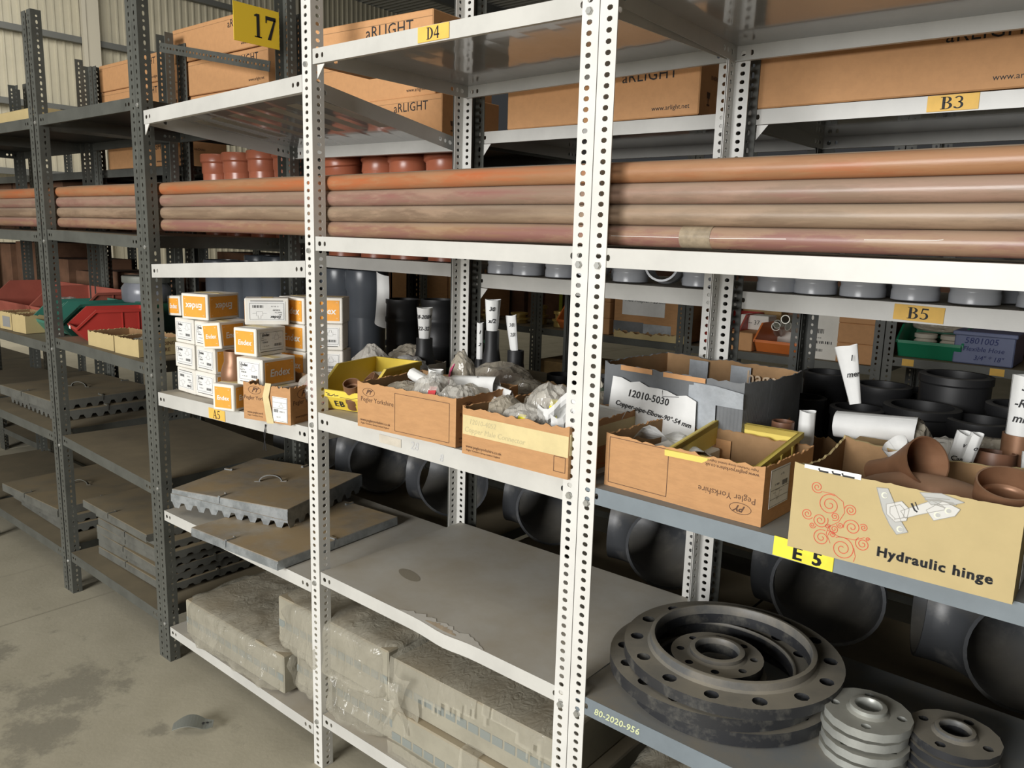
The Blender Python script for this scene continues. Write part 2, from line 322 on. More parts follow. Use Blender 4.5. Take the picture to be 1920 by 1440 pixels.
def link(name, me, parent=None, M=None):
    o = bpy.data.objects.new(name, me); COL.objects.link(o)
    if parent is not None: o.parent = parent
    if M is not None: o.matrix_local = M
    return o
def tag(o, label, cat, group=None):
    o['label'] = label; o['category'] = cat
    if group: o['group'] = group
    return o
def thing(name, label, cat, loc=(0,0,0), rz=0.0, group=None, M=None):
    o = bpy.data.objects.new(name, None); COL.objects.link(o); o.empty_display_size = 0.05
    o.matrix_local = M if M is not None else MX(loc, rz=rz)
    return tag(o, label, cat, group)
def struct(o, kind='structure'): o['kind'] = kind; return o
def dup(root, M, label, group=None):
    r = root.copy(); COL.objects.link(r); r.matrix_local = M; r['label'] = label
    if group: r['group'] = group
    for ch in list(root.children):
        c = ch.copy(); COL.objects.link(c); c.parent = r
        for g in list(ch.children): d = g.copy(); COL.objects.link(d); d.parent = c
    return r

# ------------------------------------------------------------------ lettering
TXT = {}
def text_geo(s, size, bold=0.0, shear=0.0, space=1.0):
    k = (s, size, bold, shear, space)
    if k not in TXT:
        c = bpy.data.curves.new('lettering', 'FONT'); c.body = s; c.size = size; c.resolution_u = 2; c.shear = shear
        c.offset = bold*size; c.space_character = space; c.align_x = 'CENTER'; c.align_y = 'CENTER'
        o = bpy.data.objects.new('lettering', c); me = o.to_mesh()
        TXT[k] = ([tuple(v.co) for v in me.vertices], [tuple(p.vertices) for p in me.polygons])
        o.to_mesh_clear(); bpy.data.objects.remove(o); bpy.data.curves.remove(c)
    return TXT[k]
def put_text(b, s, size, x=0, y=0, z=0, mi=0, M=None, rot=0, **kw):
    vs, fs = text_geo(s, size, **kw)
    b.add(vs, fs, mi, (M if M is not None else I4) @ MX((x, y, z), rz=rot)); return b
def face(side, w, d, h, u=0.0, v=0.0, off=0.0007, flip=False):
    """frame of a decal on a side of a box that stands on z=0, centred in x,y; u,v from the middle of that side"""
    if side == 'front': X, Y, Z, o = (1,0,0), (0,0,1), (0,-1,0), Vector((u, -d/2-off, h/2+v))
    elif side == 'back': X, Y, Z, o = (-1,0,0), (0,0,1), (0,1,0), Vector((-u, d/2+off, h/2+v))
    elif side == 'right': X, Y, Z, o = (0,1,0), (0,0,1), (1,0,0), Vector((w/2+off, u, h/2+v))
    elif side == 'left': X, Y, Z, o = (0,-1,0), (0,0,1), (-1,0,0), Vector((-w/2-off, -u, h/2+v))
    else: X, Y, Z, o = (1,0,0), (0,1,0), (0,0,1), Vector((u, v, h+off))
    m = Matrix((X, Y, Z)).transposed().to_4x4(); m.translation = o
    return m @ Matrix.Rotation(PI, 4, 'Z') if flip else m
def bowl(b, cx, cy, rx, ry, a0, a1, thick, thin, mi, M, n=14):
    """serif curve stroke: thick where it runs upright, thin at top and bottom"""
    vs = []; fs = []
    for i in range(n+1):
        a = a0+(a1-a0)*i/n; c, s_ = math.cos(a), math.sin(a)
        vs += [(cx+rx*c, cy+ry*s_, 0), (cx+(rx-thick)*c, cy+(ry-thin)*s_, 0)]
    for i in range(n): fs.append((2*i, 2*i+2, 2*i+3, 2*i+1) if a1 > a0 else (2*i, 2*i+1, 2*i+3, 2*i+2))
    b.add(vs, fs, mi, M)
def serif(b, ch, M, mi=0):
    """bold roman capitals and figures, one unit tall, in the xy plane; returns the advance"""
    R = lambda x0, x1, y0, y1: b.rect(x0, x1, y0, y1, 0, mi, M)
    P = lambda *q: b.flat(q, 0, mi, M)
    if ch == '1': R(.17,.33,0,1); R(.06,.44,0,.05); P((.17,.88),(.17,1),(.05,.93),(.05,.88)); return .5
    if ch == '7': P((.04,.84),(.60,.84),(.60,1),(.04,1)); P((.04,.70),(.09,.70),(.12,.84),(.04,.84)); P((.14,0),(.32,0),(.60,.9),(.50,.9)); return .66
    if ch == 'D': R(.10,.26,0,1); R(0,.30,0,.05); R(0,.30,.95,1); bowl(b,.26,.5,.46,.5,-PI/2,PI/2,.19,.06,mi,M); return .8
    if ch == 'A': P((.05,0),(.13,0),(.42,.86),(.38,1)); P((.52,0),(.72,0),(.44,1),(.38,1)); R(.17,.56,.29,.35); R(0,.2,0,.05); R(.46,.80,0,.05); return .82
    if ch == '4': R(.36,.51,0,1); R(.02,.60,.24,.37); P((.02,.37),(.02,.27),(.10,.37),(.38,.85),(.38,1)); return .64
    if ch == 'B':
        R(.10,.27,0,1); R(0,.36,0,.05); R(0,.36,.95,1); R(.2,.36,.50,.55)
        bowl(b,.34,.76,.27,.24,-PI/2,PI/2,.16,.06,mi,M); bowl(b,.34,.27,.33,.275,-PI/2,PI/2,.17,.06,mi,M); return .74
    if ch == '5': R(.14,.52,.86,1); P((.08,.50),(.14,.50),(.20,.9),(.14,1)); bowl(b,.24,.32,.30,.31,-PI*.78,PI*.62,.15,.08,mi,M,18); return .62
    if ch == '3': bowl(b,.26,.74,.25,.26,-PI/2,PI*.85,.13,.08,mi,M,18); bowl(b,.25,.28,.30,.29,-PI*.85,PI/2,.15,.08,mi,M,18); return .62
    if ch == 'E': R(.10,.27,0,1); R(.10,.62,0,.10); R(.10,.60,.90,1); R(.2,.48,.46,.56); return .72
    return .4
def serif_label(name, s, wd, ht, capx, parent, M, back, squeeze=1.0):
    b = B(); b.cbox(-wd/2, wd/2, -ht/2, ht/2, 0, 0.0012, .0004, 0)
    t = B(); adv = []; x = 0
    for ch in s: adv.append(x); x += serif(B(), ch, I4)
    for ch, a in zip(s, adv): serif(t, ch, Matrix.Translation((-x/2*capx*squeeze, -capx/2, .0016)) @ Matrix.Diagonal((capx*squeeze, capx, 1, 1)) @ Matrix.Translation((a, 0, 0)))
    o = b.obj(name, back, parent, M); t.obj('lettering', ink, o); return o

# ------------------------------------------------------------------ the hall
fl = B(); fl.box(-24, 9, -9, 26, -0.25, -0.021); floor = struct(fl.obj('floor', mat('joint_dirt', (0.07, 0.062, 0.048), 0.95)))
_sx = [-24, -16, -10, -6.6, -5.5, -4.4, -3.108, -2.59, 1.6, 4, 9]; _sy = [-9, -5, -2.2, 1.75, 6, 12, 26]
for i in range(len(_sx)-1):
    for j in range(len(_sy)-1):
        B().box(_sx[i]+.005, _sx[i+1]-.005, _sy[j]+.005, _sy[j+1]-.005, -0.08, -.015).obj('slab', concrete, floor)
XW = -22.0
for k in range(14):                                   # wall sheets, each with folded ribs
    y0 = -6+k*2.0; b = B(); prof = []; x = 0.0
    while x < 1.999:
        prof += [(x, 0), (x+.13, 0), (x+.145, .035), (x+.185, .035)]; x += .2
    prof.append((2.0, 0)); vs = []; fs = []
    for y, dx in prof: vs += [(XW+dx, y0+y, 0), (XW+dx, y0+y, 9.4)]
    for i in range(len(prof)-1): fs.append((2*i, 2*i+2, 2*i+3, 2*i+1))
    b.add(vs, fs)
    if k == 0: wl = struct(b.obj('wall_left', wallm))
    else: b.obj('wall_sheet', wallm, wl)
for k, z in enumerate((2.82, 4.5, 6.25, 8.0)):
    struct(B().box(XW+.05, XW+.22, -6, 22, z, z+.15).obj('trim_%d' % (k+1), wallg))
b = B()
for y in (8.4, 14.6): b.box(XW+.04, XW+.36, y, y+.34, 0, 9.3); b.box(XW+.30, XW+.40, y-.1, y+.0, 0, 9.3)
struct(b.obj('trim_5', wallc))
b = B(); vs = []; fs = []; n = 0
y = -9.0
while y < 26: vs += [(-24, y, 9.4), (9, y, 9.4), (-24, y+.2, 9.45), (9, y+.2, 9.45)]; y += .25
for i in range(len(vs)//2-1): fs.append((2*i, 2*i+2, 2*i+3, 2*i+1))
struct(b.add(vs, fs).obj('ceiling', ceilm))
b = B()
for x in (-18.5, -13.0, -7.5): b.box(x, x+.2, -9, 26, 8.9, 9.35)
struct(b.obj('trim_6', wallg))

# ------------------------------------------------------------------ racking
FW = 0.04
POSTS = {}
def angle_mesh(H, sx, sy, slotted):
    """slotted angle: corner at the origin, one flange along sx*x facing sy*-y, one along sy*y"""
    k = (H, sx, sy, slotted)
    if k in POSTS: return POSTS[k]
    cells = []; z = 0.0; i = 0; p = .023 if slotted else .0202
    while z+p <= H:
        if slotted: h = (z+p/2, FW*.55, .0075 if i % 2 == 0 else .0042, .0042)
        else: h = (z+p/2, FW*.55, .0048, .0062)
        cells.append((z, z+p, h)); z += p; i += 1
    cells.append((z, H, None))
    b = B()
    M1 = Matrix(((0, sx, 0, 0), (0, 0, -sy, 0), (1, 0, 0, 0), (0, 0, 0, 1)))
    M2 = Matrix(((0, 0, -sx, 0), (0, sy, 0, 0), (1, 0, 0, 0), (0, 0, 0, 1)))
    b.perf(cells, 0, FW, .0022, 0, M1); b.perf(cells, 0.0022, FW, .0022, 0, M2)
    me = bpy.data.meshes.new('post'); me.from_pydata(b.v, [], b.f); me.update(); POSTS[k] = me; return me
def post(parent, x, y, sx, sy, H, m, slotted=False, z=0.0, lean=(0, 0)):
    me = angle_mesh(H, sx, sy, slotted)
    key = ('m', H, sx, sy, slotted, m.name)
    if key not in POSTS: c = me.copy(); c.materials.append(m); POSTS[key] = c
    return link('post', POSTS[key], parent, MX((x, y, z-.015), ry=lean[0], rx=lean[1]))
_bolt = None
def bolt(pst, z, dx, sy=1, dy=0.0):
    global _bolt
    if _bolt is None:
        b = B(); b.lathe([(0.0001, .0058), (.0066, .0058), (.0076, .0045), (.0076, 0)], 6, 0, Matrix.Rotation(PI/2, 4, 'X'))
        o = b.obj('bolt', steel, pst, MX((dx, dy-.0005, z))); _bolt = o.data; return o
    return link('bolt', _bolt, pst, MX((dx, dy-.0005*sy, z), rz=0 if sy > 0 else PI))
def shelf(parent, x0, x1, y0, y1, zs, mats, h=0.038, name='shelf', holes=True, dent=None, lip=True, plate=True):
    """pressed steel shelf: plate with turned down edges; zs = top heights front-left, front-right, back-left, back-right"""
    b = B(); L = x1-x0; D = y1-y0; n = 32 if dent else 8; t = .0012; stp = .028 if dent else .11; nd = 6 if dent else 1
    if plate:
        for i in range(n):
            a, c = L*i/n, L*(i+1)/n
            for q in range(nd):
                d0, d1 = D*(q/nd)**1.5, D*((q+1)/nd)**1.5
                b.add([(a,d0,0),(c,d0,0),(c,d1,0),(a,d1,0)], [(0,1,2,3)], 1)
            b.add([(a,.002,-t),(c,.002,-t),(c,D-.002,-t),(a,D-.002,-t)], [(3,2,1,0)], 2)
    def cells(Ln, pos):
        out = []; u = 0
        pts = sorted(pos)
        for c, r in pts:
            if c-.009 > u+1e-6:
                k = max(1, round((c-.009-u)/stp)); out += [(u+(c-.009-u)*i/k, u+(c-.009-u)*(i+1)/k, None) for i in range(k)]
            out.append((c-.009, c+.009, (c, -h*.5, r, .0062))); u = c+.009
        k = max(1, round((Ln-u)/stp)); out += [(u+(Ln-u)*i/k, u+(Ln-u)*(i+1)/k, None) for i in range(k)]
        return out
    fp = [(.018, .0065), (.040, .0045), (L-.040, .0045), (L-.018, .0065)] if holes else []
    sp = [(.03, .0065), (.052, .0045), (.074, .0065), (D-.074, .0065), (D-.052, .0045), (D-.03, .0065)] if holes else []
    b.perf(cells(L, fp), -h, 0, .0016, 0, Matrix(((1,0,0,0), (0,0,-1,0), (0,1,0,0), (0,0,0,1))))
    b.perf(cells(L, fp), -h, 0, .0016, 0, Matrix(((-1,0,0,L), (0,0,1,D), (0,1,0,0), (0,0,0,1))))
    if plate:
        b.perf(cells(D, sp), -h, 0, .0016, 0, Matrix(((0,0,1,L), (1,0,0,0), (0,1,0,0), (0,0,0,1))))
        b.perf(cells(D, sp), -h, 0, .0016, 0, Matrix(((0,0,-1,0), (-1,0,0,D), (0,1,0,0), (0,0,0,1))))
    if lip:
        b.box(0, L, .0016, .012, -h, -h+.0014, 0); b.box(0, L, D-.012, D-.0016, -h, -h+.0014, 0)
    vs = []
    fl_, fr, bl, br = zs
    for x, y, z in b.v:
        u, v = x/L, y/D
        z += (fl_*(1-u)+fr*u)*(1-v)+(bl*(1-u)+br*u)*v
        if dent and v < .3:
            g = math.exp(-((u-dent[0])/dent[1])**2)*(1-v/.3); z -= dent[2]*g; y -= dent[2]*.4*g
        vs.append((x0+x, y0+y, z))
    b.v = vs
    return b.obj(name, mats, parent)
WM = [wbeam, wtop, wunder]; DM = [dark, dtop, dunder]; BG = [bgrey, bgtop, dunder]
def gusset(parent, x, y, z, sx, m):
    b = B(); b.prism([(0,0), (.03*sx, 0), (0, -.035)] if sx < 0 else [(0, -.035), (.03, 0), (0, 0)], 0, .002); return b.obj('gusset', m, parent, MX((x, y, z)))
def rack(label, x0, x1):
    return thing('shelving_bay', label, 'shelving', ((x0+x1)/2, 0.3, 0), 0)
def at(parent): return -parent.location.x, -parent.location.y
class Bay:
    """posts and shelves given in hall coordinates, stored as children of the bay's empty"""
    def __init__(s, label, cx, cy): s.r = thing('shelving_bay', label, 'shelving', (cx, cy, 0)); s.cx = cx; s.cy = cy
    def post(s, x, y, sx, sy, H, m, sl=False, lean=(0, 0)): return post(s.r, x-s.cx, y-s.cy, sx, sy, H, m, sl, 0, lean)
    def shelf(s, x0, x1, y0, y1, zs, mats, **k): return shelf(s.r, x0-s.cx, x1-s.cx, y0-s.cy, y1-s.cy, zs, mats, **k)
YF, YB = .0024, .5976
# bay D: the white one in the middle, its rear left post shared
D = Bay('white shelving bay with an empty lower shelf and the D4 label on its upper beam', -W/2, .3)
pD = D.post(-.001, 0, -1, 1, 2.6, white); D.post(-.001, .6, -1, -1, 2.6, white); D.post(-W, .6, 1, -1, 2.6, white)
LD, RD = -.897, -.003
sD = [D.shelf(LD, RD, YF, YB, z, WM, **k) for z, k in (((2.071, 2.069, 2.07, 2.083), {}), ((1.591, 1.588, 1.59, 1.59), {}),
      ((1.104, 1.098, 1.10, 1.10), {'h': .05}), ((.626, .609, .622, .622), {'dent': (.56, .07, .006)}), ((.168, .166, .166, .166), {}))]
for z in (2.05, 1.567, 1.078, .588): bolt(pD, z, -.022)
gusset(sD[0], -W+.04+.46, -.3+.004, 2.03, 1, white)
# bay C: white shelves, single white post on the right, dark posts on the left
CB = Bay('white shelving bay with the A5 label and tilted top shelf beside dark racking', -1.5*W, .3)
pC = CB.post(-.90, 0, -1, 1, 2.6, white); CB.post(-W-.002, .6, -1, -1, 2.6, dark, True)
LC, RC = -1.822, -.945
sC = [CB.shelf(LC, RC, YF, YB, z, m, **k) for z, m, k in (((1.986, 2.012, 1.925, 1.915), WM, {'h': .044}), ((1.028, 1.052, 1.04, 1.05), WM, {'h': .048}),
      ((.588, .585, .588, .585), WM, {}), ((.13, .115, .13, .12), WM, {'h': .036}))]
CB.shelf(LC, RC, YF, .02, (1.478, 1.524, 1.478, 1.524), WM, h=.046, name='cross_beam', plate=False, lip=False)
CB.shelf(LC+.05, RC, .575, .597, (1.60, 1.60, 1.60, 1.60), [dark, dark, dark], h=.04, name='rear_beam', plate=False, lip=False)
for z in (2.05, 1.567, 1.078, .60, .15): bolt(pC, z, -.022)
gusset(sC[0], LC+1.5*W+.003, -.3+.004, 1.942, 1, white)
# bay E: blue-grey shelves, white posts
E_ = Bay('white posted shelving bay with blue grey shelves and the E5 label', W/2, .3)
pE = E_.post(.001, 0, 1, 1, 2.6, white); E_.post(.001, .6, 1, -1, 2.6, white); E_.post(W-.003, 0, -1, 1, 2.6, white); E_.post(W-.003, .6, -1, -1, 2.6, white)
LE, RE = .004, W-.006
sE = [E_.shelf(LE, RE, YF, YB, z, m, **k) for z, m, k in (((2.092, 2.085, 2.081, 2.075), WM, {}), ((1.587, 1.584, 1.587, 1.585), WM, {}),
      ((1.094, 1.086, 1.094, 1.086), BG, {'h': .036}), ((.617, .598, .612, .598), BG, {'h': .042}), ((.12, .12, .12, .12), BG, {}))]
for z in (1.567, 1.072, .585): bolt(pE, z, .022)
# bays A and B: dark racking
BB = Bay('dark grey shelving bay holding red and green bins over an empty shelf', -2.5*W, .3)
BB.post(-1.909, 0, 1, 1, 2.6, dark, True); pB = BB.post(-1.828, 0, -1, 1, 2.6, dark, True); BB.post(-2*W-.041, .6, 1, -1, 2.6, dark, True); BB.post(-2*W+.041, .6, -1, -1, 2.6, dark, True)
LB, RB = -2.69, -1.905
for z in ((2.035, 2.035, 2.03, 2.03), (1.583, 1.572, 1.58, 1.575), (1.136, 1.122, 1.13, 1.12), (.712, .672, .70, .68), (.180, .165, .18, .17)): BB.shelf(LB, RB, YF, YB, z, DM, h=.042)
for z in (2.02, 1.55, 1.1, .68, .15): bolt(pB, z, -.022)
A_ = Bay('dark grey shelving bay farthest along the row with a free standing post top', -3.5*W, .3)
A_.post(-2.786, 0, 1, 1, 2.45, dark, True); pA = A_.post(-2.694, 0, -1, 1, 2.45, dark, True); A_.post(-2.80, .6, 1, -1, 2.48, dark, True); A_.post(-2.72, .6, -1, -1, 2.48, dark, True)
A_.post(-3.70, 0, 1, 1, 2.45, dark, True); A_.post(-3.60, .6, 1, -1, 2.43, dark, True); A_.post(-3.66, .6, -1, -1, 2.47, dark, True)
for z in (2.033, 1.578, 1.11, .715, .178): A_.shelf(-3.69, -2.79, YF, YB, (z, z-.005, z, z), DM, h=.042)
for z in (2.02, 1.55, 1.1, .68, .15): bolt(pA, z, -.022)
Z_ = Bay('dark grey shelving bay seen past the farthest post', -4.5*W, .3)
Z_.post(-4.60, 0, 1, 1, 2.45, dark, True); Z_.post(-4.60, .6, 1, -1, 2.43, dark, True); Z_.post(-4.53, .6, -1, -1, 2.40, dark, True)
for z in (2.03, 1.57, 1.11, .715, .178): Z_.shelf(-4.59, -3.72, YF, YB, (z, z, z, z), DM, h=.042)
# brace with slots above bay B
b = B(); Lb = .88; b.perf([(i*.028, (i+1)*.028, (i*.028+.014, .02, .0085 if i % 2 else .005, .0048)) for i in range(int(Lb/.028))], 0, .04, .002, 0)
br = b.obj('brace', dark, BB.r, MX((-2.77+2.5*W, .6-.3-.042, 2.385), ry=math.radians(11.5)) @ Matrix(((1,0,0,0),(0,0,-1,0),(0,1,0,0),(0,0,0,1))))
# second row of racking, back to back
Y2, Y2B = .655, 1.255
R2 = {}
for i, (xa, xb, m, sl, lab) in enumerate(((-W, 0, white, False, 'white shelving bay of the second row behind the D4 bay'),
        (0, W, white, False, 'white shelving bay of the second row carrying the B3 and B5 labels'),
        (-2*W, -W, dark, True, 'dark shelving bay of the second row behind the A5 bay'),
        (-3*W, -2*W, dark, True, 'dark shelving bay of the second row behind the red bin bay'),
        (-4*W, -3*W, dark, True, 'dark shelving bay of the second row behind the farthest bay'))):
    R = Bay(lab, (xa+xb)/2, Y2+.3); R2[i] = R
    for x, sx in ((xa+.002, 1), (xb-.002, -1)):
        R.post(x, Y2, sx, 1, 2.45, dark, True); R.post(x, Y2B, sx, -1, 2.45, dark, True)
    mm = WM if m is white else DM
    lv = ((1.937, .037), (1.481, .045), (1.06, .04), (.45, .04)) if i < 2 else ((1.93, .037), (1.512 if i == 2 else 1.5, .045), (1.06, .04), (.5, .04)) if i == 2 else ((2.05 if i == 3 else 1.90, .04), (1.56, .04), (1.06, .04), (.5, .04))
    for k, (z, h) in enumerate(lv):
        R.shelf(xa+.005, xb-.005, Y2+.0024, Y2B-.0024, (z, z-.003, z, z), (mm if (k < 2 or i > 1) else DM) if not (i == 2 and k == 1) else WM, h=h)
gusset(R2[0].r, -W+.042+W/2, -.3+.001, 1.898, 1, white); gusset(R2[1].r, .045-W/2, -.3+.001, 1.898, 1, white); gusset(R2[0].r, -W+.042+W/2, -.3+.001, 1.434, 1, white)
# third row across the far aisle
R3 = {}
for i, (xa, xb, lab) in enumerate(((-W, 0, 'dark shelving bay across the far aisle with orange bin and cartons'), (0, W, 'dark shelving bay across the far aisle with green and blue bins'),
        (-2*W, -W, 'dark shelving bay across the far aisle with handwritten carton'), (-3*W, -2*W, 'dark shelving bay across the far aisle with brass fittings'),
        (-4*W, -3*W, 'dark shelving bay across the far aisle at the far end'))):
    R = Bay(lab, (xa+xb)/2, 2.5); R3[i] = R
    for x, sx in ((xa+.002, 1), (xb-.002, -1)):
        R.post(x, 2.2, sx, 1, 2.4, dark, True); R.post(x, 2.8, sx, -1, 2.4, dark, True)
    zz = (1.16 if i == 1 else 1.11)
    for z in (1.95, 1.6, zz, .62, .15): R.shelf(xa+.005, xb-.005, 2.2024, 2.7976, (z, z, z, z), DM, h=.036)

for i, row in ((5, 2), (6, 2), (7, 2), (8, 2), (5, 3), (6, 3)):
    xa, xb = -i*W, -(i-1)*W; R = Bay('dark shelving bay of the %s row, %s past the farthest post' % (('second', 'third')[row-2], ORD[i-5]), (xa+xb)/2, (Y2+.3 if row == 2 else 2.5))
    ya, yb_ = (Y2, Y2B) if row == 2 else (2.2, 2.8)
    for x, sx in ((xa+.002, 1), (xb-.002, -1)): R.post(x, ya, sx, 1, 2.45, dark, True); R.post(x, yb_, sx, -1, 2.45, dark, True)
    for z in (1.90, 1.56, 1.06, .5, .15): R.shelf(xa+.005, xb-.005, ya+.0024, yb_-.0024, (z, z, z, z), DM, h=.04)
# labels on the racking (parts of the beams they are stuck to)
FR = Matrix(((1,0,0,0), (0,0,-1,0), (0,1,0,0), (0,0,0,1)))
def on_beam(name, s, x, z, wd, ht, cap, par, bay, back, y=0.0, sq=1.0, rot=0.0):
    return serif_label(name, s, wd, ht, cap, par, MX((x-bay.cx, y-bay.cy+.0016, z)) @ FR @ Matrix.Rotation(rot, 4, 'Z'), back, sq)
on_beam('label', 'D4', -.451, 2.052, .10, .034, .026, sD[0], D, ylab, sq=1.1)
on_beam('label', 'A5', -1.432, 1.010, .098, .035, .028, sC[1], CB, ylab, sq=1.1, rot=.02)
o = B().cbox(-.053, .053, -.018, .018, 0, .0012, .0004).obj('label', ylab2, sE[2], MX((.478-W/2, -.3+.0016, 1.073)) @ FR @ Matrix.Rotation(-.02, 4, 'Z'))
b = B()
for dx in (-.0009, 0, .0009): put_text(b, 'E 5', .034, .008+dx, -.004, bold=.022, space=1.25)
b.obj('lettering', ink, o, MX((0, 0, .0016)))
on_beam('label', 'B5', .469, 1.457, .107, .036, .026, R2[1].r, R2[1], ylab, Y2, 1.35, -.03)
on_beam('label', 'B3', .487, 1.918, .102, .034, .026, R2[1].r, R2[1], ylab, Y2, 1.35)
b = B(); put_text(b, '80-2020-956', .021, bold=.02, shear=.2, space=1.05); b.obj('chalk_number', chalk, sE[3], MX((.122-W/2, -.3+.0016, .592)) @ FR)
b = B(); b.cbox(-.042, .042, -.011, .011, 0, .0008, .0003); o = b.obj('old_label', cardP, sD[2], MX((-.595+W/2, -.3+.0016, 1.077)) @ FR)
b = B(); put_text(b, '28', .03, -.045, .004, shear=.2); put_text(b, '8', .028, .05, -.008, shear=.2); b.obj('pencil_number', mat('faint_pencil', (.50, .50, .50), .8), sD[2], MX((-.46+W/2, -.3+.0016, 1.075)) @ FR)
# bare paint patches on the empty shelf
def zD(x, y):
    u = (x-LD)/(RD-LD); v = (y-YF)/(YB-YF); z = (.626*(1-u)+.609*u)*(1-v)+.622*v
    return z-.006*math.exp(-((u-.56)/.07)**2)*max(0, 1-v/.3)
rr = random.Random(9)
for x0, x1, y0, hh, m_, e in ((-.56, -.26, .002, .040, white, .0005), (-.47, -.36, .010, .018, dspot, .0009)):
    b = B(); vs = []; n = 26
    for k in range(n+1):
        u = k/n; x = x0+(x1-x0)*u; y1 = y0+.002+hh*math.sin(PI*u)**.7*(.6+.5*rr.random())
        for y in (y0, y1): vs.append((x+W/2, y-.3, zD(x, y)+e+.0006))
    b.add(vs, [(2*k, 2*k+2, 2*k+3, 2*k+1) for k in range(n)]).obj('bare_patch', m_, sD[3])
b = B(); n = 24; vs = []
for k in range(n): a = 2*PI*k/n; x, y = -.70+.05*math.cos(a), .17+.022*math.sin(a)-.2*.05*math.cos(a); vs.append((x+W/2, y-.3, zD(x, y)+.0005))
b.add(vs, [tuple(range(n))]).obj('dust_ring', mat('dust_ring', (.25, .22, .165), .8), sD[3])
b = B(); b.sweep([(0, 0, .03), (.004, -.003, .0), (-.006, -.004, -.05)], .0012, 5); b.sweep([(.004, 0, .03), (-.003, -.003, .0), (.008, -.004, -.052)], .0012, 5); b.obj('tie_string', ink, sC[1], MX((-1.155+1.5*W, -.3-.001, .995)))
# sign 17 hung on the rear post
s17 = tag(B().cbox(-.096, .096, -.001, .001, -.067, .067, .0005).obj('number_sign', ysign), 'yellow number 17 sign hanging from the rear post above the tilted shelf', 'sign')
s17.matrix_local = MX((-1.828, .448, 2.345), rz=PI/2)
t = B(); Mt = Matrix.Translation((-.015, -.040, 0)) @ Matrix.Diagonal((.078, .082, 1, 1)); serif(t, '1', Mt); serif(t, '7', Mt @ Matrix.Translation((.62, 0, 0)))
t.obj('lettering', ink, s17, MX((0, -.0018, 0)) @ FR)

# ------------------------------------------------------------------ red oxide pipes lying along the whole row
def pipe(y, z, m, label, x0, x1, r=.0207):
    b = B(); n = 40; b.hollow([(x0+(x1-x0)*i/n, .0006*math.sin(i*1.3), .0008*math.sin(i*.9+y*9)) for i in range(n+1)], r, .003, 20)
    o = tag(b.obj('steel_pipe', m, None, MX((0, y, z)), smooth=50), label, 'pipe', 'pipes lying along the racking'); return o
pz = [1.6125+.0412*i for i in range(4)]
rows = ((rust4, 'dusty rose brown steel pipe, bottom of the front stack of four'), (rust3, 'dull brown dusty steel pipe, second from the bottom in front'),
        (rust2, 'pinkish red oxide steel pipe, second from the top in front'), (rust1, 'orange red oxide steel pipe on top of the front stack'))
fp = []
for z, (m, lab) in zip(pz, rows): fp.append(pipe(.067, z, m, lab, -5.2, 1.7))
for k, nm in ((1, 'second'), (2, 'third'), (3, 'fourth')):
    for j, z in enumerate(pz):
        pipe(.067+.0425*k, z+(.006 if j == 3 and k == 1 else 0), (rust3, rust4, rust2, rust3)[(j+k) % 4], 'dusty steel pipe in the %s column from the front, %s layer' % (nm, ('lowest', 'lower middle', 'upper middle', 'top')[j]), -5.1+.03*j, 1.62-.02*k)
b = B(); b.lathe([(.0212, -.032), (.0213, .032)], 24, 0, Matrix.Rotation(PI/2, 4, 'Y')); b.obj('tape_band', mat('dusty_tape', (.36, .29, .20), .3, var=.3, vscale=40), fp[0], MX((.205, 0, 0)), smooth=60)
b = B(); b.stroke([(.02, 0), (.25, -.0005), (.42, .002), (.62, .0045), (.63, .006)], .0008); b.obj('scratch', inkW, fp[0], MX((0, -.0209, -.001)) @ FR)

# ------------------------------------------------------------------ cartons
def open_box(name, label, cat, w, d, h, M, mo, mi, seed=0, jag=.006, group=None, t=.004, bulge=0.0, sag=None):
    r = random.Random(seed); b = B(); N = 44; pts = []
    cor = [(-w/2, -d/2), (w/2, -d/2), (w/2, d/2), (-w/2, d/2)]
    for i in range(4):
        (x0, y0), (x1, y1) = cor[i], cor[(i+1) % 4]
        for k in range(N):
            s = k/N; q = bulge*math.sin(PI*s); nx, ny = ((0,-1), (1,0), (0,1), (-1,0))[i]
            pts.append((x0+(x1-x0)*s, y0+(y1-y0)*s, nx*q, ny*q, h-(0 if k == 0 else jag*(.35*r.random()+.65*abs(noise.noise(Vector((k*.23+i*9, seed*3.7, 0))))*2))-(sag[i]*math.sin(PI*s) if sag else 0)))
    n = len(pts); vs = []; sc = 1-2*t/min(w, d)
    for x, y, qx, qy, z in pts: vs += [(x, y, 0), (x+qx, y+qy, z)]
    for x, y, qx, qy, z in pts:
        xi, yi = x-math.copysign(t, x)*(1 if abs(abs(x)-w/2) < 1e-6 else 0), y-math.copysign(t, y)*(1 if abs(abs(y)-d/2) < 1e-6 else 0)
        vs += [(xi, yi, t), (xi+qx, yi+qy, z-.001)]
    f0 = []; f1 = []
    for i in range(n):
        j = (i+1) % n; f0.append((2*i, 2*j, 2*j+1, 2*i+1)); f1.append((2*n+2*j, 2*n+2*i, 2*n+2*i+1, 2*n+2*j+1)); f0.append((2*i+1, 2*j+1, 2*n+2*j+1, 2*n+2*i+1))
    f0.append(tuple(2*i for i in range(n))[::-1]); k = len(vs)
    b.add(vs, f0, 0); kk = 0
    for q in f1+[tuple(2*n+2*i for i in range(n))]: b.f.append(q); b.m.append(1)
    return tag(b.obj(name, [mo, mi], None, M), label, cat, group)
def closed_box(name, label, cat, w, d, h, M, m, group=None, c=.003, seam=None):
    o = tag(B().cbox(-w/2, w/2, -d/2, d/2, 0, h, c).obj(name, m, None, M), label, cat, group)
    if seam: B().box(-w/2+.004, w/2-.004, -.024, .024, h-.0002, h+.0006).obj('tape', seam, o)
    return o
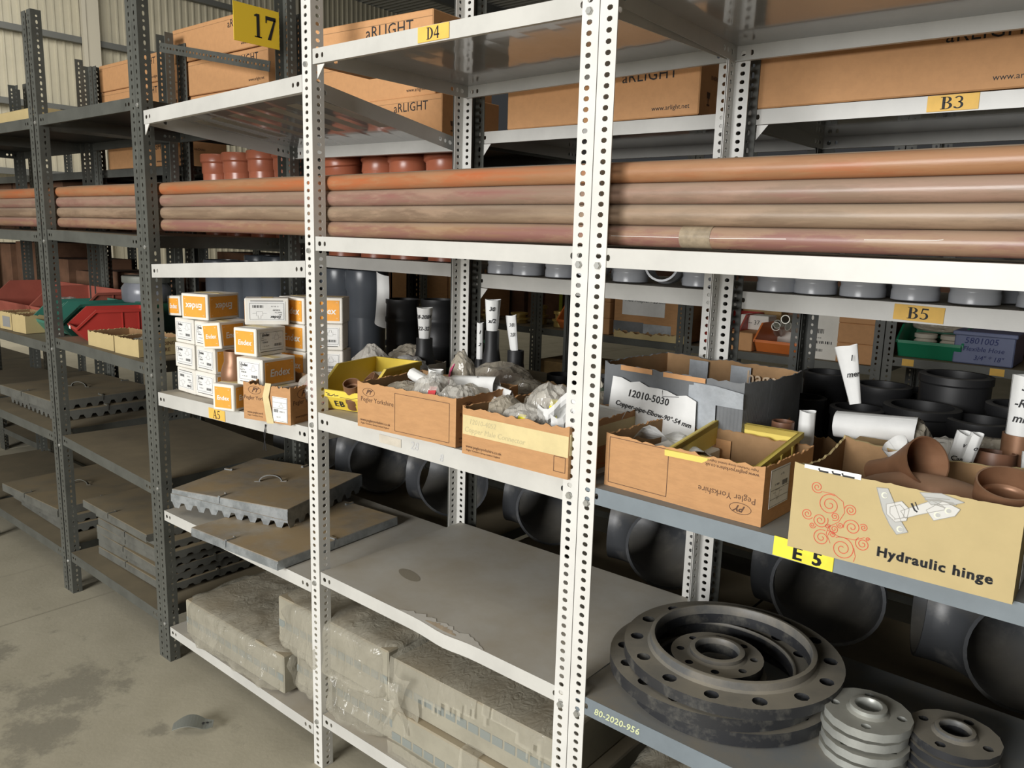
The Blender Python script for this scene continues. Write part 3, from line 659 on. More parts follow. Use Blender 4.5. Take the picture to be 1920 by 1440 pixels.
def deco(parent, name, m, M, fn, sub=None):
    b = B(); fn(b); return b.obj(name, m, parent, M)
def oval(b, rx, ry, wd, x=0, y=0, n=28): b.stroke([(x+rx*math.cos(2*PI*k/n), y+ry*math.sin(2*PI*k/n)) for k in range(n+1)], wd)
def frame_line(b, x0, x1, y0, y1, wd): b.stroke([(x0,y0), (x1,y0)], wd); b.stroke([(x1,y0), (x1,y1)], wd); b.stroke([(x1,y1), (x0,y1)], wd); b.stroke([(x0,y1), (x0,y0)], wd)
def py_logo(b, x, y, s):
    oval(b, .030*s, .0145*s, .0014*s, x, y)
    put_text(b, 'PY', .024*s, x, y, bold=.03, shear=.45)
def peg_front(b, w, h):
    py_logo(b, -w/2+.042, h/2-.026, .72)
    put_text(b, 'Pegler Yorkshire', .0175, -w/2+.072, h/2-.046, bold=-.005)
    put_text(b, 'www.pegleryorkshire.co.uk', .0098, -w/2+.065, -h/2+.020)
    put_text(b, 'Pegler Yorkshire Group Limited, England', .0062, -w/2+.064, -h/2+.011)
def bars(b, x, y, w, h, n=11):
    for i in range(n):
        ww = w/n*(.3+.4*((i*7) % 3)/2); b.rect(x+w*i/n, x+w*i/n+ww, y, y+h, .0)
def tee_drawing(b, x, y, s):
    for q in ([(-1,0), (-.45,0), (-.45,.35), (-.2,.35), (-.2,.75), (.2,.75), (.2,.35), (.45,.35), (.45,0), (1,0)], [(-.45,0), (-.45,-.25), (.45,-.25), (.45,0)]):
        b.stroke([(x+a*s, y+c*s) for a, c in q], .0006)
def peg_label(par, M, w=.062, h=.07, pipe_=False):
    o = B().cbox(-w/2, w/2, -h/2, h/2, 0, .0006, .0002).obj('paper_label', paper, par, M); b = B()
    for y in (.28, .05): b.stroke([(-w*.46, h*y), (w*.46, h*y)], .0007)
    tee_drawing(b, w*.1, h*.13, w*.22); bars(b, -w*.4, -h*.12, w*.3, h*.13)
    put_text(b, '0000 15', .006, w*.15, -h*.08); put_text(b, 'Qty 10', .005, -w*.1, -h*.3); frame_line(b, -w*.47, w*.47, -h*.46, h*.46, .0006)
    b.obj('print', ink, o, MX((0, 0, .0009))); return o
# two brown cartons and one upside down
pg1 = open_box('cardboard_box', 'open brown carton with an oval logo beside the yellow bin, full of bags and rolls', 'box', .337, .25, .121, MX((-.536, .114, 1.1035), rz=math.radians(3.5)), card, card_in, 1, .005)
deco(pg1, 'lettering', inkB, face('front', .337, .25, .121), lambda b: (peg_front(b, .337, .121), 0)); deco(pg1, 'printed_frame', inkB, face('front', .337, .25, .121), lambda b: frame_line(b, -.033, .148, -.052, .045, .0012))
deco(pg1, 'lettering', inkB, face('right', .337, .25, .121), lambda b: peg_front(b, .25, .121))
pg2 = open_box('cardboard_box', 'open brown carton with a broad masking tape strip behind the double front post', 'box', .305, .285, .116, MX((-.176, .131, 1.0995), rz=math.radians(.5)), card, card_in, 2, .008)
deco(pg2, 'lettering', inkB, face('front', .305, .285, .116), lambda b: (put_text(b, 'www.pegleryorkshire.co.uk', .0098, -.086, -.038), put_text(b, 'Pegler Yorkshire Group Limited, England', .0062, -.087, -.047))); deco(pg2, 'printed_frame', inkB, face('front', .305, .285, .116), lambda b: frame_line(b, .115, .145, -.045, -.012, .0012))
tp = deco(pg2, 'tape', tape_m, face('front', .305, .285, .116), lambda b: b.box(-.150, .152, -.010, .036, -.0004, .0005))
deco(tp, 'pencil_lettering', inkT, MX((0, 0, .0009)), lambda b: (put_text(b, '12010-4052', .017, -.09, .022, shear=.2), put_text(b, 'Copper Male Connector', .018, -.055, .002, shear=.2)))
deco(pg2, 'tape', tape_m, face('right', .305, .285, .116), lambda b: b.box(-.14, .14, -.006, .040, -.0004, .0005))
deco(pg2, 'lettering', inkR, face('right', .305, .285, .116), lambda b: (oval(b, .05, .02, .001, .01, -.03), oval(b, .035, .012, .001, -.05, -.028)))
pg3 = open_box('cardboard_box', 'upside down printed brown carton on the blue grey shelf with a yellow tray inside', 'box', .350, .225, .116, MX((.219, .142, 1.0915), rz=math.radians(-2)), card, card_in, 3, .008)
deco(pg3, 'lettering', inkB, face('front', .350, .225, .116, flip=True), lambda b: peg_front(b, .350, .116)); deco(pg3, 'printed_frame', inkB, face('front', .350, .225, .116, flip=True), lambda b: frame_line(b, .025, .165, -.05, .047, .0012))
peg_label(pg3, face('right', .350, .225, .116, -.045, .008, flip=True), .085, .075)
pgc = open_box('cardboard_box', 'torn brown carton on the A5 shelf with peeling tape and a white label', 'box', .178, .23, .113, MX((-1.117, .075, 1.0495), rz=math.radians(14)), card, card_in, 4, .012)
deco(pgc, 'lettering', inkB, face('front', .178, .23, .113), lambda b: (py_logo(b, -.045, .034, .8), put_text(b, 'Pegler York', .016, -.048, .010), put_text(b, 'www.pegleryork', .009, -.045, -.034), put_text(b, 'Pegler Yorkshire Group', .006, -.045, -.043)))
deco(pgc, 'tape', tape_m, face('front', .178, .23, .113), lambda b: b.add([(-.002,.060,.001), (.020,.060,.001), (.012,.02,.004), (-.010,.02,.005), (.028,-.058,.002), (.002,-.060,.003)], [(3,2,1,0), (5,4,2,3)]))
peg_label(pgc, face('front', .178, .23, .113, .050, -.014), .056, .074)
deco(pgc, 'lettering', inkB, face('right', .178, .23, .113), lambda b: (py_logo(b, -.055, .030, 1), put_text(b, 'Pegler Yorkshire', .019, -.04, .006), put_text(b, 'www.pegleryorkshire.co.uk', .0098, -.04, -.036)))
# the yellow carton with the printed hinge
hy = open_box('cardboard_box', 'yellow carton printed Hydraulic hinge holding brown pipe elbows', 'box', .338, .27, .152, MX((.624, .118, 1.087), rz=math.radians(.7)), cardY, card_in, 6, .005, sag=(.004, .012, .012, .02))
HF = face('front', .338, .27, .152)
b = B()
for dx in (-.0005, .0005): put_text(b, 'Hydraulic hinge', .0225, .058+dx, -.046, bold=.024, space=1.15)
b.obj('lettering', ink, hy, HF)
b = B()
def spiral(cx, cy, r, a0, turns, d=1):
    n = int(22*turns); b.stroke([(cx+r*(1-.86*k/n)*math.cos(a0+d*2*PI*turns*k/n), cy+r*(1-.86*k/n)*math.sin(a0+d*2*PI*turns*k/n)) for k in range(n+1)], .0012)
for q in ((-.128, .040, .0105, -.6, 2, -1), (-.105, .014, .0185, 1.2, 2.1, 1), (-.071, .012, .010, 3, 2, -1), (-.140, -.010, .010, -.5, 2, -1), (-.118, -.016, .0135, .5, 2.1, -1), (-.095, -.004, .0075, -2, 1.8, 1),
          (-.130, -.028, .0055, 0, 1.6, -1), (-.113, -.046, .0145, 1.2, 2, 1), (-.105, -.024, .0045, 0, 1.5, 1), (-.094, -.026, .008, 2.4, 1.8, 1), (-.085, -.017, .0055, 3, 1.6, 1), (-.066, -.016, .014, 3.4, 2, -1),
          (-.048, -.012, .0065, 2.6, 1.7, -1), (-.096, -.036, .006, 3.6, 1.7, -1), (-.078, -.056, .0205, 2.2, 2.2, -1), (-.047, -.040, .012, 2.2, 2, 1), (-.040, -.030, .0035, 0, 1.5, 1)): spiral(*q)
b.stroke([(-.118, .034), (-.100, .0335), (-.084, .024), (-.080, .006), (-.088, -.012), (-.103, -.024), (-.106, -.036), (-.098, -.052)], .0009)
b.stroke([(-.060, -.050), (-.056, -.064), (-.058, -.0735)], .0009); b.stroke([(-.105, -.030), (-.085, -.037), (-.060, -.036), (-.045, -.028)], .0009)
b.obj('swirl_print', inkR, hy, HF)
b = B(); g1, g2, g3, g4 = 0, 1, 2, 3
b.flat([(-.035, .060), (-.018, .062), (-.004, .036), (.006, .014), (.018, -.002), (.002, -.010), (-.010, .004), (-.022, .024)], .0004, 0)
b.flat([(-.018, .036), (.004, .046), (.016, .036), (.014, .016), (-.002, .010), (-.016, .020)], .0006, 1); b.flat([(.004, .030), (.046, .057), (.062, .052), (.066, .047), (.030, .030), (.012, .020)], .0005, 1)
b.flat([(.028, .066), (.058, .071), (.090, .064), (.078, .058), (.046, .050)], .0007, 0); b.flat([(.040, .040), (.062, .060), (.086, .052), (.080, .040), (.052, .026)], .0008, 1)
b.stroke([(.018, .046), (.024, .036), (.028, .034)], .0026, .001, 3); b.stroke([(.023, .049), (.029, .038)], .0013, .001, 3); b.stroke([(-.004, .014), (.014, .022)], .001, .001, 2)
b.stroke([(.036, .056), (.056, .060), (.080, .058)], .0024, .001, 2)
for x, y in ((-.022, .050), (.006, .0), (.056, .036), (.070, .046)): b.flat([(x+.005*math.cos(k*PI/5), y+.0052*math.sin(k*PI/5)) for k in range(10)], .0011, 4); b.flat([(x+.0035*math.cos(k*PI/5)+.001, y+.0036*math.sin(k*PI/5)) for k in range(10)], .0013, 0)
for poly in ([(-.035, .060), (-.018, .062), (-.004, .036), (.006, .014), (.018, -.002), (.002, -.010), (-.010, .004), (-.022, .024)], [(-.018, .036), (.004, .046), (.016, .036), (.014, .016), (-.002, .010), (-.016, .020)],
        [(-.012, .033), (.002, .040), (.010, .033), (.009, .020), (-.002, .015), (-.011, .022)], [(.040, .040), (.062, .060), (.086, .052), (.080, .040), (.052, .026)], [(.004, .030), (.046, .057), (.062, .052), (.066, .047), (.030, .030), (.012, .020)], [(.028, .066), (.058, .071), (.090, .064), (.078, .058), (.046, .050)]):
    for k in range(len(poly)): b.stroke([poly[k], poly[(k+1) % len(poly)]], .0009, .0009, 2)
for q in ([(.034, .060), (.070, .064)], [(.040, .057), (.076, .060)], [(.050, .052), (.066, .050)]): b.stroke(q, .0014, .0012, 2)
b.obj('hinge_print', [mat('print_grey', (.46, .46, .44), .7), mat('print_light_grey', (.62, .61, .58), .7), mat('print_mid_grey', (.33, .32, .29), .7), ink, mat('print_cream', (.72, .72, .60), .7)], hy, HF)
b = B(); b.add([(-.152, .0758, .0006), (-.060, .0758, .0006), (-.060, .0665, .0006), (-.152, .0690, .0006)], [(3,2,1,0)]); o = b.obj('white_strip', paper, hy, HF)
b = B()
for x0, x1, y in ((-.128, -.112, .0688), (-.106, -.092, .0687), (-.090, -.070, .0682)): b.stroke([(x0, y+.004), (x0+.002, y), (x1, y)], .003)
b.obj('cut_off_lettering', ink, o, MX((0, 0, .0006)) @ HF if False else MX((0,0,0)))
o2 = o.children[0]; o2.matrix_local = MX((0, 0, .0012))
peg_label(hy, face('right', .338, .27, .152, -.02, -.03), .12, .08)
# big box bound with duct tape
tb = open_box('cardboard_box', 'large carton bound in silver duct tape with a handwritten sheet on its front', 'box', .375, .268, .222, MX((.066, .402, 1.0925), rz=math.radians(-5)), ductD, card_in, 8, .006, bulge=.012)
TF = face('front', .375, .268, .222, off=.009)
deco(tb, 'duct_tape', duct, face('front', .375, .268, .222, .10, -.005, .012), lambda b: b.add([(-.028,-.1,-.010), (.028,-.1,-.010), (.028,.1,.002), (-.028,.1,.002), (.092,.058,-.003), (.092,.092,-.001), (.028,.058,0), (-.04,.062,.001), (-.04,.094,.002)], [(0,1,2,3), (6,4,5,2), (7,6,2,8)]))
deco(tb, 'bare_cardboard', card, face('front', .375, .268, .222, .092, -.03, .008), lambda b: b.rect(.034, .078, -.08, .01)); deco(tb, 'bare_cardboard', card, face('front', .375, .268, .222, .092, -.03, .008), lambda b: b.rect(-.052, -.032, -.08, .02))
deco(tb, 'bare_cardboard', card, face('right', .375, .268, .222, .0, -.03, .0135), lambda b: b.flat([(-.07,-.07), (.06,-.05), (.065,.04), (-.06,.01)]))
deco(tb, 'bare_cardboard', cardA, face('front', .375, .268, .222, -.06, .1045, .013), lambda b: b.rect(-.07, .02, -.008, .004)); deco(tb, 'bare_cardboard', cardA, face('front', .375, .268, .222, -.06, .1045, .013), lambda b: b.rect(.05, .16, -.008, .003))
sh = B(); n = 10; vs = []; fs = []
for i in range(n):
    u = i/(n-1)
    for v in (0, .5, 1.0):
        vs.append((-.145+.235*u+(.006*math.sin(v*9) if i == 0 else 0), -.085+.165*v-.022*u*v+(.004*math.sin(u*23) if v == 1 else 0), .002*math.sin(u*5+v*3)+.004))
for i in range(n-1):
    for j in range(2): a = 3*i+j; fs.append((a, a+3, a+4, a+1))
shp = sh.add(vs, fs).obj('paper_sheet', paper, tb, face('front', .375, .268, .222, -.005, 0, .014))
b = B(); put_text(b, '12010-5030', .024, -.040, .043, shear=.15, rot=-.05, bold=.012); put_text(b, 'Copper-pipe-Elbow-90°-54 mm', .0165, -.025, .008, shear=.3, rot=-.10, bold=.015)
b.stroke([(.0, .066), (.0, .052), (.045, .058)], .0012); b.stroke([(-.05, -.04), (-.038, -.05)], .0012); b.stroke([(.035, -.05), (.042, -.066)], .0012)
b.v = [(x, y, .002*math.sin((x+.145)/.235*5+(y+.085)/.165*3)+.0062) for x, y, z in b.v]
b.obj('handwriting', ink, shp)
for x0 in (-.06, .06): deco(tb, 'duct_tape', duct, face('back', .375, .268, .222, off=-.0065+.002), lambda b: b.add([(x0,.0,0), (x0+.055,.0,0), (x0+.055,.1,0), (x0,.1,0)], [(3,2,1,0)]))
bq = B(); put_text(bq, 'hager', .045, 0, 0, bold=.01); bq.obj('lettering', mat('pale_print', (.55, .42, .29), .8), tb, MX((.10, .134-.0085+.008-.006, .187)) @ FR)

# ------------------------------------------------------------------ white and orange fitting cartons
def panel_O(par, M, w, h, m=orange, flip=False):
    o = B().box(-w/2, w/2, -h/2, h/2, 0, .0005).obj('orange_panel', m, par, M)
    b = B(); s = min(.032, w*.30); put_text(b, 'Endex', s, 0, -.002, bold=.022, shear=.12)
    for x, y in ((-w/2+.008, h/2-.008), (w/2-.008, h/2-.008), (w/2-.008, -h/2+.008)): b.stroke([(x-.003, y), (x, y+.002), (x+.003, y)], .0008)
    b.obj('lettering', inkW, o, MX((0, 0, .0011))); return o
def panel_L(par, M, w, h):
    o = B().box(-w/2, w/2, -h/2, h/2, 0, .0004).obj('paper_label', paper, par, M)
    b = B(); frame_line(b, -w*.46, w*.46, -h*.40, h*.44, .0007); put_text(b, 'Endex', .0125, -w*.24, h*.32, bold=.03, shear=.25)
    tee_drawing(b, w*.20, h*.12, w*.19); put_text(b, 'PVC', .0055, -w*.36, h*.18); put_text(b, 'Equal Tee', .0055, -w*.31, h*.08); put_text(b, '030640', .0075, -w*.26, -h*.05)
    bars(b, w*.10, -h*.30, w*.30, h*.14); put_text(b, '12  50 x 50', .005, -w*.22, -h*.24); b.stroke([(-w*.44, -h*.52), (w*.44, -h*.52)], .0016)
    b.obj('print', inkG if False else ink, o, MX((0, 0, .0009))); return o
ENX = 'white and orange fitting cartons on the A5 shelf'
def endex(label, cx, cy, z, yaw, w, d, h, fr, rt, flip=False, tilt=(0, 0)):
    """cx,cy is the front right bottom corner"""
    a = math.radians(yaw); x = cx-w/2*math.cos(a)-d/2*math.sin(a); y = cy-w/2*math.sin(a)+d/2*math.cos(a)
    o = tag(B().cbox(-w/2, w/2, -d/2, d/2, 0, h, .0025).obj('fitting_carton', wcard, None, MX((x, y, z), rx=tilt[0], ry=tilt[1], rz=a)), label, 'box', ENX)
    for side, kind, ww in (('front', fr, w), ('right', rt, d)):
        if kind == 'O': panel_O(o, face(side, w, d, h, flip=flip), ww-.020, h-.018)
        elif kind == 'L': panel_L(o, face(side, w, d, h, v=.002, flip=flip), ww-.022, h-.024)
    B().box(-w/2+.003, w/2-.003, -.018, .018, h-.0002, h+.0005).obj('tape', tape_m, o)
    return o
zc = lambda x: 1.0285+(x+1.822)/.877*.024+.001
H = .0855
zl = zc(-1.6)
for k, lev in enumerate(('bottom', 'second', 'third')):
    endex('white fitting carton with label facing out, %s of the left column' % lev, -1.652+.004*k-.012*k, .050+.006*k, zl+(H+.0008)*k, (-2, 1, 0)[k], .125, .16, H, 'L', None, flip=(k == 0))
    endex('white fitting carton with label facing out, %s of the second column' % lev, -1.523+.003*k, .052, zl+.002+(H+.0008)*k, (2, -1, 1)[k], .122, .16, H, 'L', 'O')
endex('upside down orange printed carton topping the left columns', -1.592, .075, zl+.003+(H+.0008)*3, 16, .118, .15, .088, 'O', 'O', flip=True)
endex('small half open orange carton tipped at the left end of the pile', -1.752, .062, zl+.004+(H+.0008)*3, -4, .098, .10, .070, 'O', 'O', tilt=(0, -.06))
endex('orange carton tipped forward above the brown fitting', -1.437, .030, zc(-1.45)+.178, 12, .084, .11, H, 'O', 'O', tilt=(0, -.10))
endex('orange carton standing alone at the front of the pile', -1.293, -.020, zc(-1.3), 17, .084, .10, .084, 'O', 'O')
zr = zc(-1.2)
endex('white carton at the foot of the right column behind the torn carton', -1.150, .02, zr, 8, .118, .13, H, 'L', 'O')
endex('white carton with orange side, second from the bottom of the right column', -1.172, .006, zr+H+.001, 9, .114, .135, H, 'L', 'O')
endex('orange carton with big print, third from the bottom of the right column', -1.232, .026, zr+2*(H+.001), 13, .094, .13, H, 'O', 'L')
endex('upside down labelled carton on top of the right column', -1.348, .062, zr+3*(H+.001), -36, .062, .135, H, 'O', 'L', flip=True)
for k, lev in enumerate(('bottom', 'second', 'third', 'top')):
    endex('orange faced carton, %s of the pile behind the right column' % lev, -1.205-.012*k, .185+.008*k, zr+.0005+(H+.001)*k, 4, .125, .13, H, 'O', 'O')
    endex('carton, %s of the pile seen past the single white post' % lev, -1.160-.010*k, .300+.008*k, zr+.0005+(H+.001)*k, (40, 36, 41, 38)[k], .12, .10, H, 'L' if k < 3 else 'O', None)
# brown fitting under the tipped carton
b = B(); b.lathe([(.012, 0), (.034, .004), (.044, .022), (.046, .045), (.040, .070), (.034, .085), (.034, .12), (.030, .12), (.030, .088)], 26)
tag(b.obj('pipe_fitting', brown, None, MX((-1.385, .045, zc(-1.4)+.060)), smooth=50), 'brown cup shaped pipe fitting wedged among the white cartons', 'fitting')
closed_box('carton', 'white carton hidden under the brown cup fitting', 'box', .085, .09, .058, MX((-1.385, .055, zc(-1.4))), wcard)

# ------------------------------------------------------------------ large arlight cartons
def arlight(label, x0, x1, y, z, h, d=.3, rz=0.0, twist='A', grp='long brown light fitting cartons'):
    w = x1-x0; o = closed_box('long_carton', label, 'box', w, d, h, MX(((x0+x1)/2, y+d/2, z), rz=rz), cardA, grp, seam=tape_m)
    deco(o, 'lettering', ink, face('front', w, d, h), lambda b: put_text(b, 'aRLIGHT', .044, w/2-.155, h/2-.036, space=1.05)); deco(o, 'web_lettering', ink, face('front', w, d, h), lambda b: put_text(b, 'www.arlight.net', .0180, w/2-.085, -h/2+.024))
    deco(o, 'flap_seam', card_in, face('front', w, d, h), lambda b: b.stroke([(-w/2+.002, h/2-.018), (w/2-.002, h/2-.018)], .0012))
    def side(b):
        put_text(b, 'ENERGY HAZARD', .015, -d*.1, h*.18); b.flat([(-d*.33-.010, -.012), (-d*.33+.010, -.012), (-d*.33+.007, -.028), (-d*.33-.007, -.028)][::-1]); b.rect(-d*.33-.0015, -d*.33+.0015, -.044, -.028); b.rect(-d*.33-.008, -d*.33+.008, -.047, -.043)
    deco(o, 'lettering', inkB, face('right', w, d, h), side); return o
arlight('long brown carton on the B3 shelf, its end cut by the rear post', -.79, -.125, Y2+.01, 1.9385, .15)
arlight('long brown carton on the B3 shelf right of the double rear post', .03, .70, Y2+.004, 1.9385, .155)
arlight('long brown carton on the top shelf above the D4 label', -1.10, -.645, .168, 2.074, .099, .22, rz=math.radians(4))
arlight('long brown carton behind the tilted shelf, lower of two', -1.79, -1.10, Y2+.03, 1.932, .15)
arlight('long brown carton behind the tilted shelf, upper of two', -1.86, -1.15, Y2+.045, 2.083, .15)
arlight('long brown carton lying at the top left, lower of the pair by the 17 sign', -2.76, -2.09, Y2+.012, 2.205, .148)
arlight('long brown carton lying at the top left, upper of the pair by the 17 sign', -2.84, -2.13, Y2+.006, 2.356, .148)
arlight('brown carton supporting the pair below the 17 sign', -2.74, -2.07, Y2+.02, 2.0535, .15)
arlight('long brown carton at the far top left, lower of the pair', -3.62, -2.95, Y2+.012, 2.165, .132)
arlight('long brown carton at the far top left, upper of the pair', -3.62, -2.95, Y2+.008, 2.2985, .132)
for k in range(2): arlight('brown carton %s under the pair at the far top left' % ('lowest', 'middle')[k], -3.60, -2.93, Y2+.02, 1.903+.1305*k, .13)
closed_box('carton', 'flat pale carton on the top shelf of the farthest bay', 'box', .62, .35, .06, MX((-3.22, .25, 2.034)), cardY)
closed_box('carton', 'brown carton in the top of the second row behind the D4 shelf', 'box', .32, .25, .17, MX((-.62, Y2+.3, 2.092)), cardA)
closed_box('carton', 'brown carton resting on the B3 shelf under another carton', 'box', .45, .25, .151, MX((-.60, Y2+.43, 1.9385)), cardA)
closed_box('carton', 'brown carton above the white shelf at the top right', 'box', .7, .3, .2, MX((.40, .35, 2.094)), cardA)

# ------------------------------------------------------------------ plastic couplings behind the pipes
def coupling(name, label, x, y, z, r, h, m, group, tilt=0.0, az=0.0, rings=2):
    b = B(); t = .006
    if rings == 2: pr = [(r*.90, 0), (r*1.0, .002), (r*1.0, .022), (r*.965, .027), (r*.965, .031), (r*1.0, .035), (r*1.0, h*.45), (r*.93, h*.5), (r*.93, h), (r*.93-t, h), (r*.93-t, .02), (r*.8, .0)]
    else: pr = [(r*.88, 0), (r*.88, h*.50), (r*.98, h*.56), (r*.98, h*.78), (r*1.07, h*.82), (r*1.07, h*.98), (r*1.04, h), (r*.94, h), (r*.92, h*.2)]
    b.lathe(pr, 30)
    lift = abs(math.sin(tilt))*r
    o = tag(b.obj(name, m, None, MX((x, y, z+lift), rz=az) @ MX(rx=tilt), smooth=40), label, 'pipe fitting', group); return o
GC = 'grey plastic couplings on the B5 shelf'
xs = [-.845, -.735, -.60, -.475, -.345, -.225, -.115, .105, .205, .32, .44, .565, .70, .82]
od = ORD
for i, x in enumerate(xs):
    lab = 'grey plastic coupling on the B5 shelf, %s %s of the double post' % ((od[6-i] if i < 7 else od[i-7]), 'left' if i < 7 else 'right')
    tl = .5 if i in (3, 5) else 0
    if tl: coupling('pipe_coupling', 'tipped over '+lab, x, Y2+.085, 1.4825, .052, .10, gpvc, GC, tl+1.0, .3)
    else: coupling('pipe_coupling', lab, x, Y2+.075, 1.4825, .053, .125, gpvc, GC)
    if i % 2: coupling('pipe_coupling', 'grey plastic pipe coupling in the back line of the B5 shelf, %s from the left' % ORD[i//2], x+.03, Y2+.22, 1.4825, .053, .125, gpvc, GC)
OC = 'terracotta couplings above the pipes'
zo = R2[2] and 1.513
for i, (x, tl) in enumerate(((-1.70, .14), (-1.50, -.20), (-1.33, -.10), (-1.13, -.10))):
    coupling('drain_coupling', 'leaning terracotta drain coupling above the pipes, %s from the single white post' % od[i], x, Y2+.10, 1.513+.2105, .079, .165, opvc, OC, tl, .4*i, 1)
    coupling('drain_coupling', 'terracotta drain coupling just under the pipe beam, %s from the single white post' % od[i], x, Y2+.10, 1.513, .082, .205, opvc, OC, 0, 0, 1)
for i, x in enumerate((-2.62, -2.44, -2.24, -2.05)):
    coupling('drain_coupling', 'terracotta drain coupling behind the dark posts, %s from the left' % od[i], x, Y2+.09, 1.5635+.19, .078, .19, opvc, OC, 0, 0, 1)
    coupling('drain_coupling', 'lower terracotta drain coupling behind the pipes and dark posts, %s from the left' % od[i], x, Y2+.09, 1.5635, .08, .187, opvc, OC, 0, 0, 1)
for i, x in enumerate((-.80, -.62)): coupling('drain_coupling', 'terracotta coupling lying low under the B3 shelf, %s from the rear post' % od[i], x, Y2+.12, 1.4825+.127, .078, .15, opvc, OC, 0, 0, 1)
for i, x in enumerate((-.80, -.62)): coupling('pipe_coupling', 'grey coupling carrying a terracotta one behind the pipes, %s from the rear post' % od[i], x, Y2+.12+.0, 1.4825, .05, .1265, gpvc, GC) if False else None
DC = 'tall dark grey pipe sockets below the pipe beam'
for i, x in enumerate((-2.66, -2.50, -2.34, -2.18, -2.02, -1.75, -1.59)):
    coupling('pipe_socket', 'tall dark grey plastic pipe socket, %s of the row behind the white cartons' % od[i], x, Y2+.11, 1.0645, .080, .395, dpvc, DC, 0, 0, 1)
for i, x in enumerate((-2.58, -2.42, -2.26, -2.10)):
    coupling('pipe_socket', 'dark grey pipe socket in the back line behind the white cartons, %s from the left' % od[i], x, Y2+.28, 1.0645, .080, .42, dpvc, DC, 0, 0, 1)
for i, (x, y, h) in enumerate(((-1.33, .70, .30), (-1.20, .76, .305))):
    b = B(); r = .062; pr = [(r*.9, 0), (r, .004)]
    for k in range(3): z = h*(.1+.3*k); pr += [(r, z), (r*1.06, z+.006), (r*1.06, z+.02), (r, z+.026)]
    pr += [(r, h-.02), (r*1.05, h-.014), (r*1.05, h), (r*.92, h), (r*.9, .02)]
    tag(b.lathe(pr, 30).obj('pipe_socket', blackp, None, MX((x, y+.02, 1.0645)), smooth=40), 'ribbed black pipe socket behind the foil bag, %s one' % ('left', 'right')[i], 'pipe fitting', DC)

# ------------------------------------------------------------------ bags, rolls, bins
def ico(sub=3):
    t = (1+5**.5)/2; v = [Vector(q).normalized() for q in ((-1,t,0),(1,t,0),(-1,-t,0),(1,-t,0),(0,-1,t),(0,1,t),(0,-1,-t),(0,1,-t),(t,0,-1),(t,0,1),(-t,0,-1),(-t,0,1))]
    f = [(0,11,5),(0,5,1),(0,1,7),(0,7,10),(0,10,11),(1,5,9),(5,11,4),(11,10,2),(10,7,6),(7,1,8),(3,9,4),(3,4,2),(3,2,6),(3,6,8),(3,8,9),(4,9,5),(2,4,11),(6,2,10),(8,6,7),(9,8,1)]
    for _ in range(sub):
        c = {}; nf = []
        def mid(a, b_):
            k = (min(a, b_), max(a, b_))
            if k not in c: c[k] = len(v); v.append((v[a]+v[b_]).normalized())
            return c[k]
        for a, b_, d in f: x, y, z = mid(a, b_), mid(b_, d), mid(d, a); nf += [(a,x,z), (b_,y,x), (d,z,y), (x,y,z)]
        f = nf
    return v, f
ICO = ico(3); ICO4 = ico(5)
def crumple(b, sx, sy, sz, seed, amp=.22, mi=0, M=None, neck=0.0, fine=True, boxy=0.0):
    """creased bag: sx,sy,sz half sizes, standing on z=0; neck gathers the top"""
    vs = []; off = Vector((seed*7.3, seed*3.1, seed*1.7)); V, Fc = ICO
    for d in V:
        c1 = 1-abs(noise.noise(d*1.6+off))*2.2; c2 = 1-abs(noise.noise(d*3.3+off*1.3))*2.4
        r = .95+amp*.9*c1*.6+amp*.55*c2*.5
        x, y, z = d.x*r, d.y*r, d.z*r
        if neck and z > .45: k = max(.45, 1-(z-.45)*.8); x *= k; y *= k; z += (z-.45)*neck*.25
        vs.append((x*sx, y*sy, max(z, -.72)*sz+.72*sz))
    b.add(vs, Fc, mi, M)
def bag_thing(label, x, y, z, sx, sy, sz, m, seed, group=None, rz=0.0, tilt=(0, 0), neck=0.0, inner=None, stripe=None, amp=.25, cat='bag', name='plastic_bag'):
    b = B(); crumple(b, sx, sy, sz, seed, amp, neck=neck)
    o = tag(b.obj(name, m, None, MX((x, y, z), rx=tilt[0], ry=tilt[1], rz=rz), smooth=16), label, cat, group)
    if inner: c = B(); crumple(c, sx*.78, sy*.78, sz*.72, seed+3, .3, fine=False); c.obj('contents', inner, o, MX((0, 0, .004)), smooth=30)
    if stripe:
        c = B(); vs = []; k = 10
        for i in range(k):
            t = -1+2*i/(k-1)
            for e in (-1, 1): vs.append((e*sx*.17+sx*.22, -sy*(1.16-.40*t*t), sz*(.72+.62*t)))
        c.add(vs, [(2*i, 2*i+1, 2*i+3, 2*i+2) for i in range(k-1)]); c.obj('printed_stripe', stripe, o)
    return o
def wrap_text(b, s, size, r, ang, z, mi=0, rot=0.0, **kw):
    """lettering bent round an upright cylinder; ang = direction it faces"""
    vs, fs = text_geo(s, size, **kw); c, s_ = math.cos(rot), math.sin(rot); out = []
    for x, y, _ in vs:
        X, Y = x*c-y*s_, x*s_+y*c; a = ang+X/r; out.append((r*math.cos(a), r*math.sin(a), z+Y))
    b.add(out, fs, mi)
CAMA = math.atan2(-1.5, 1.0)
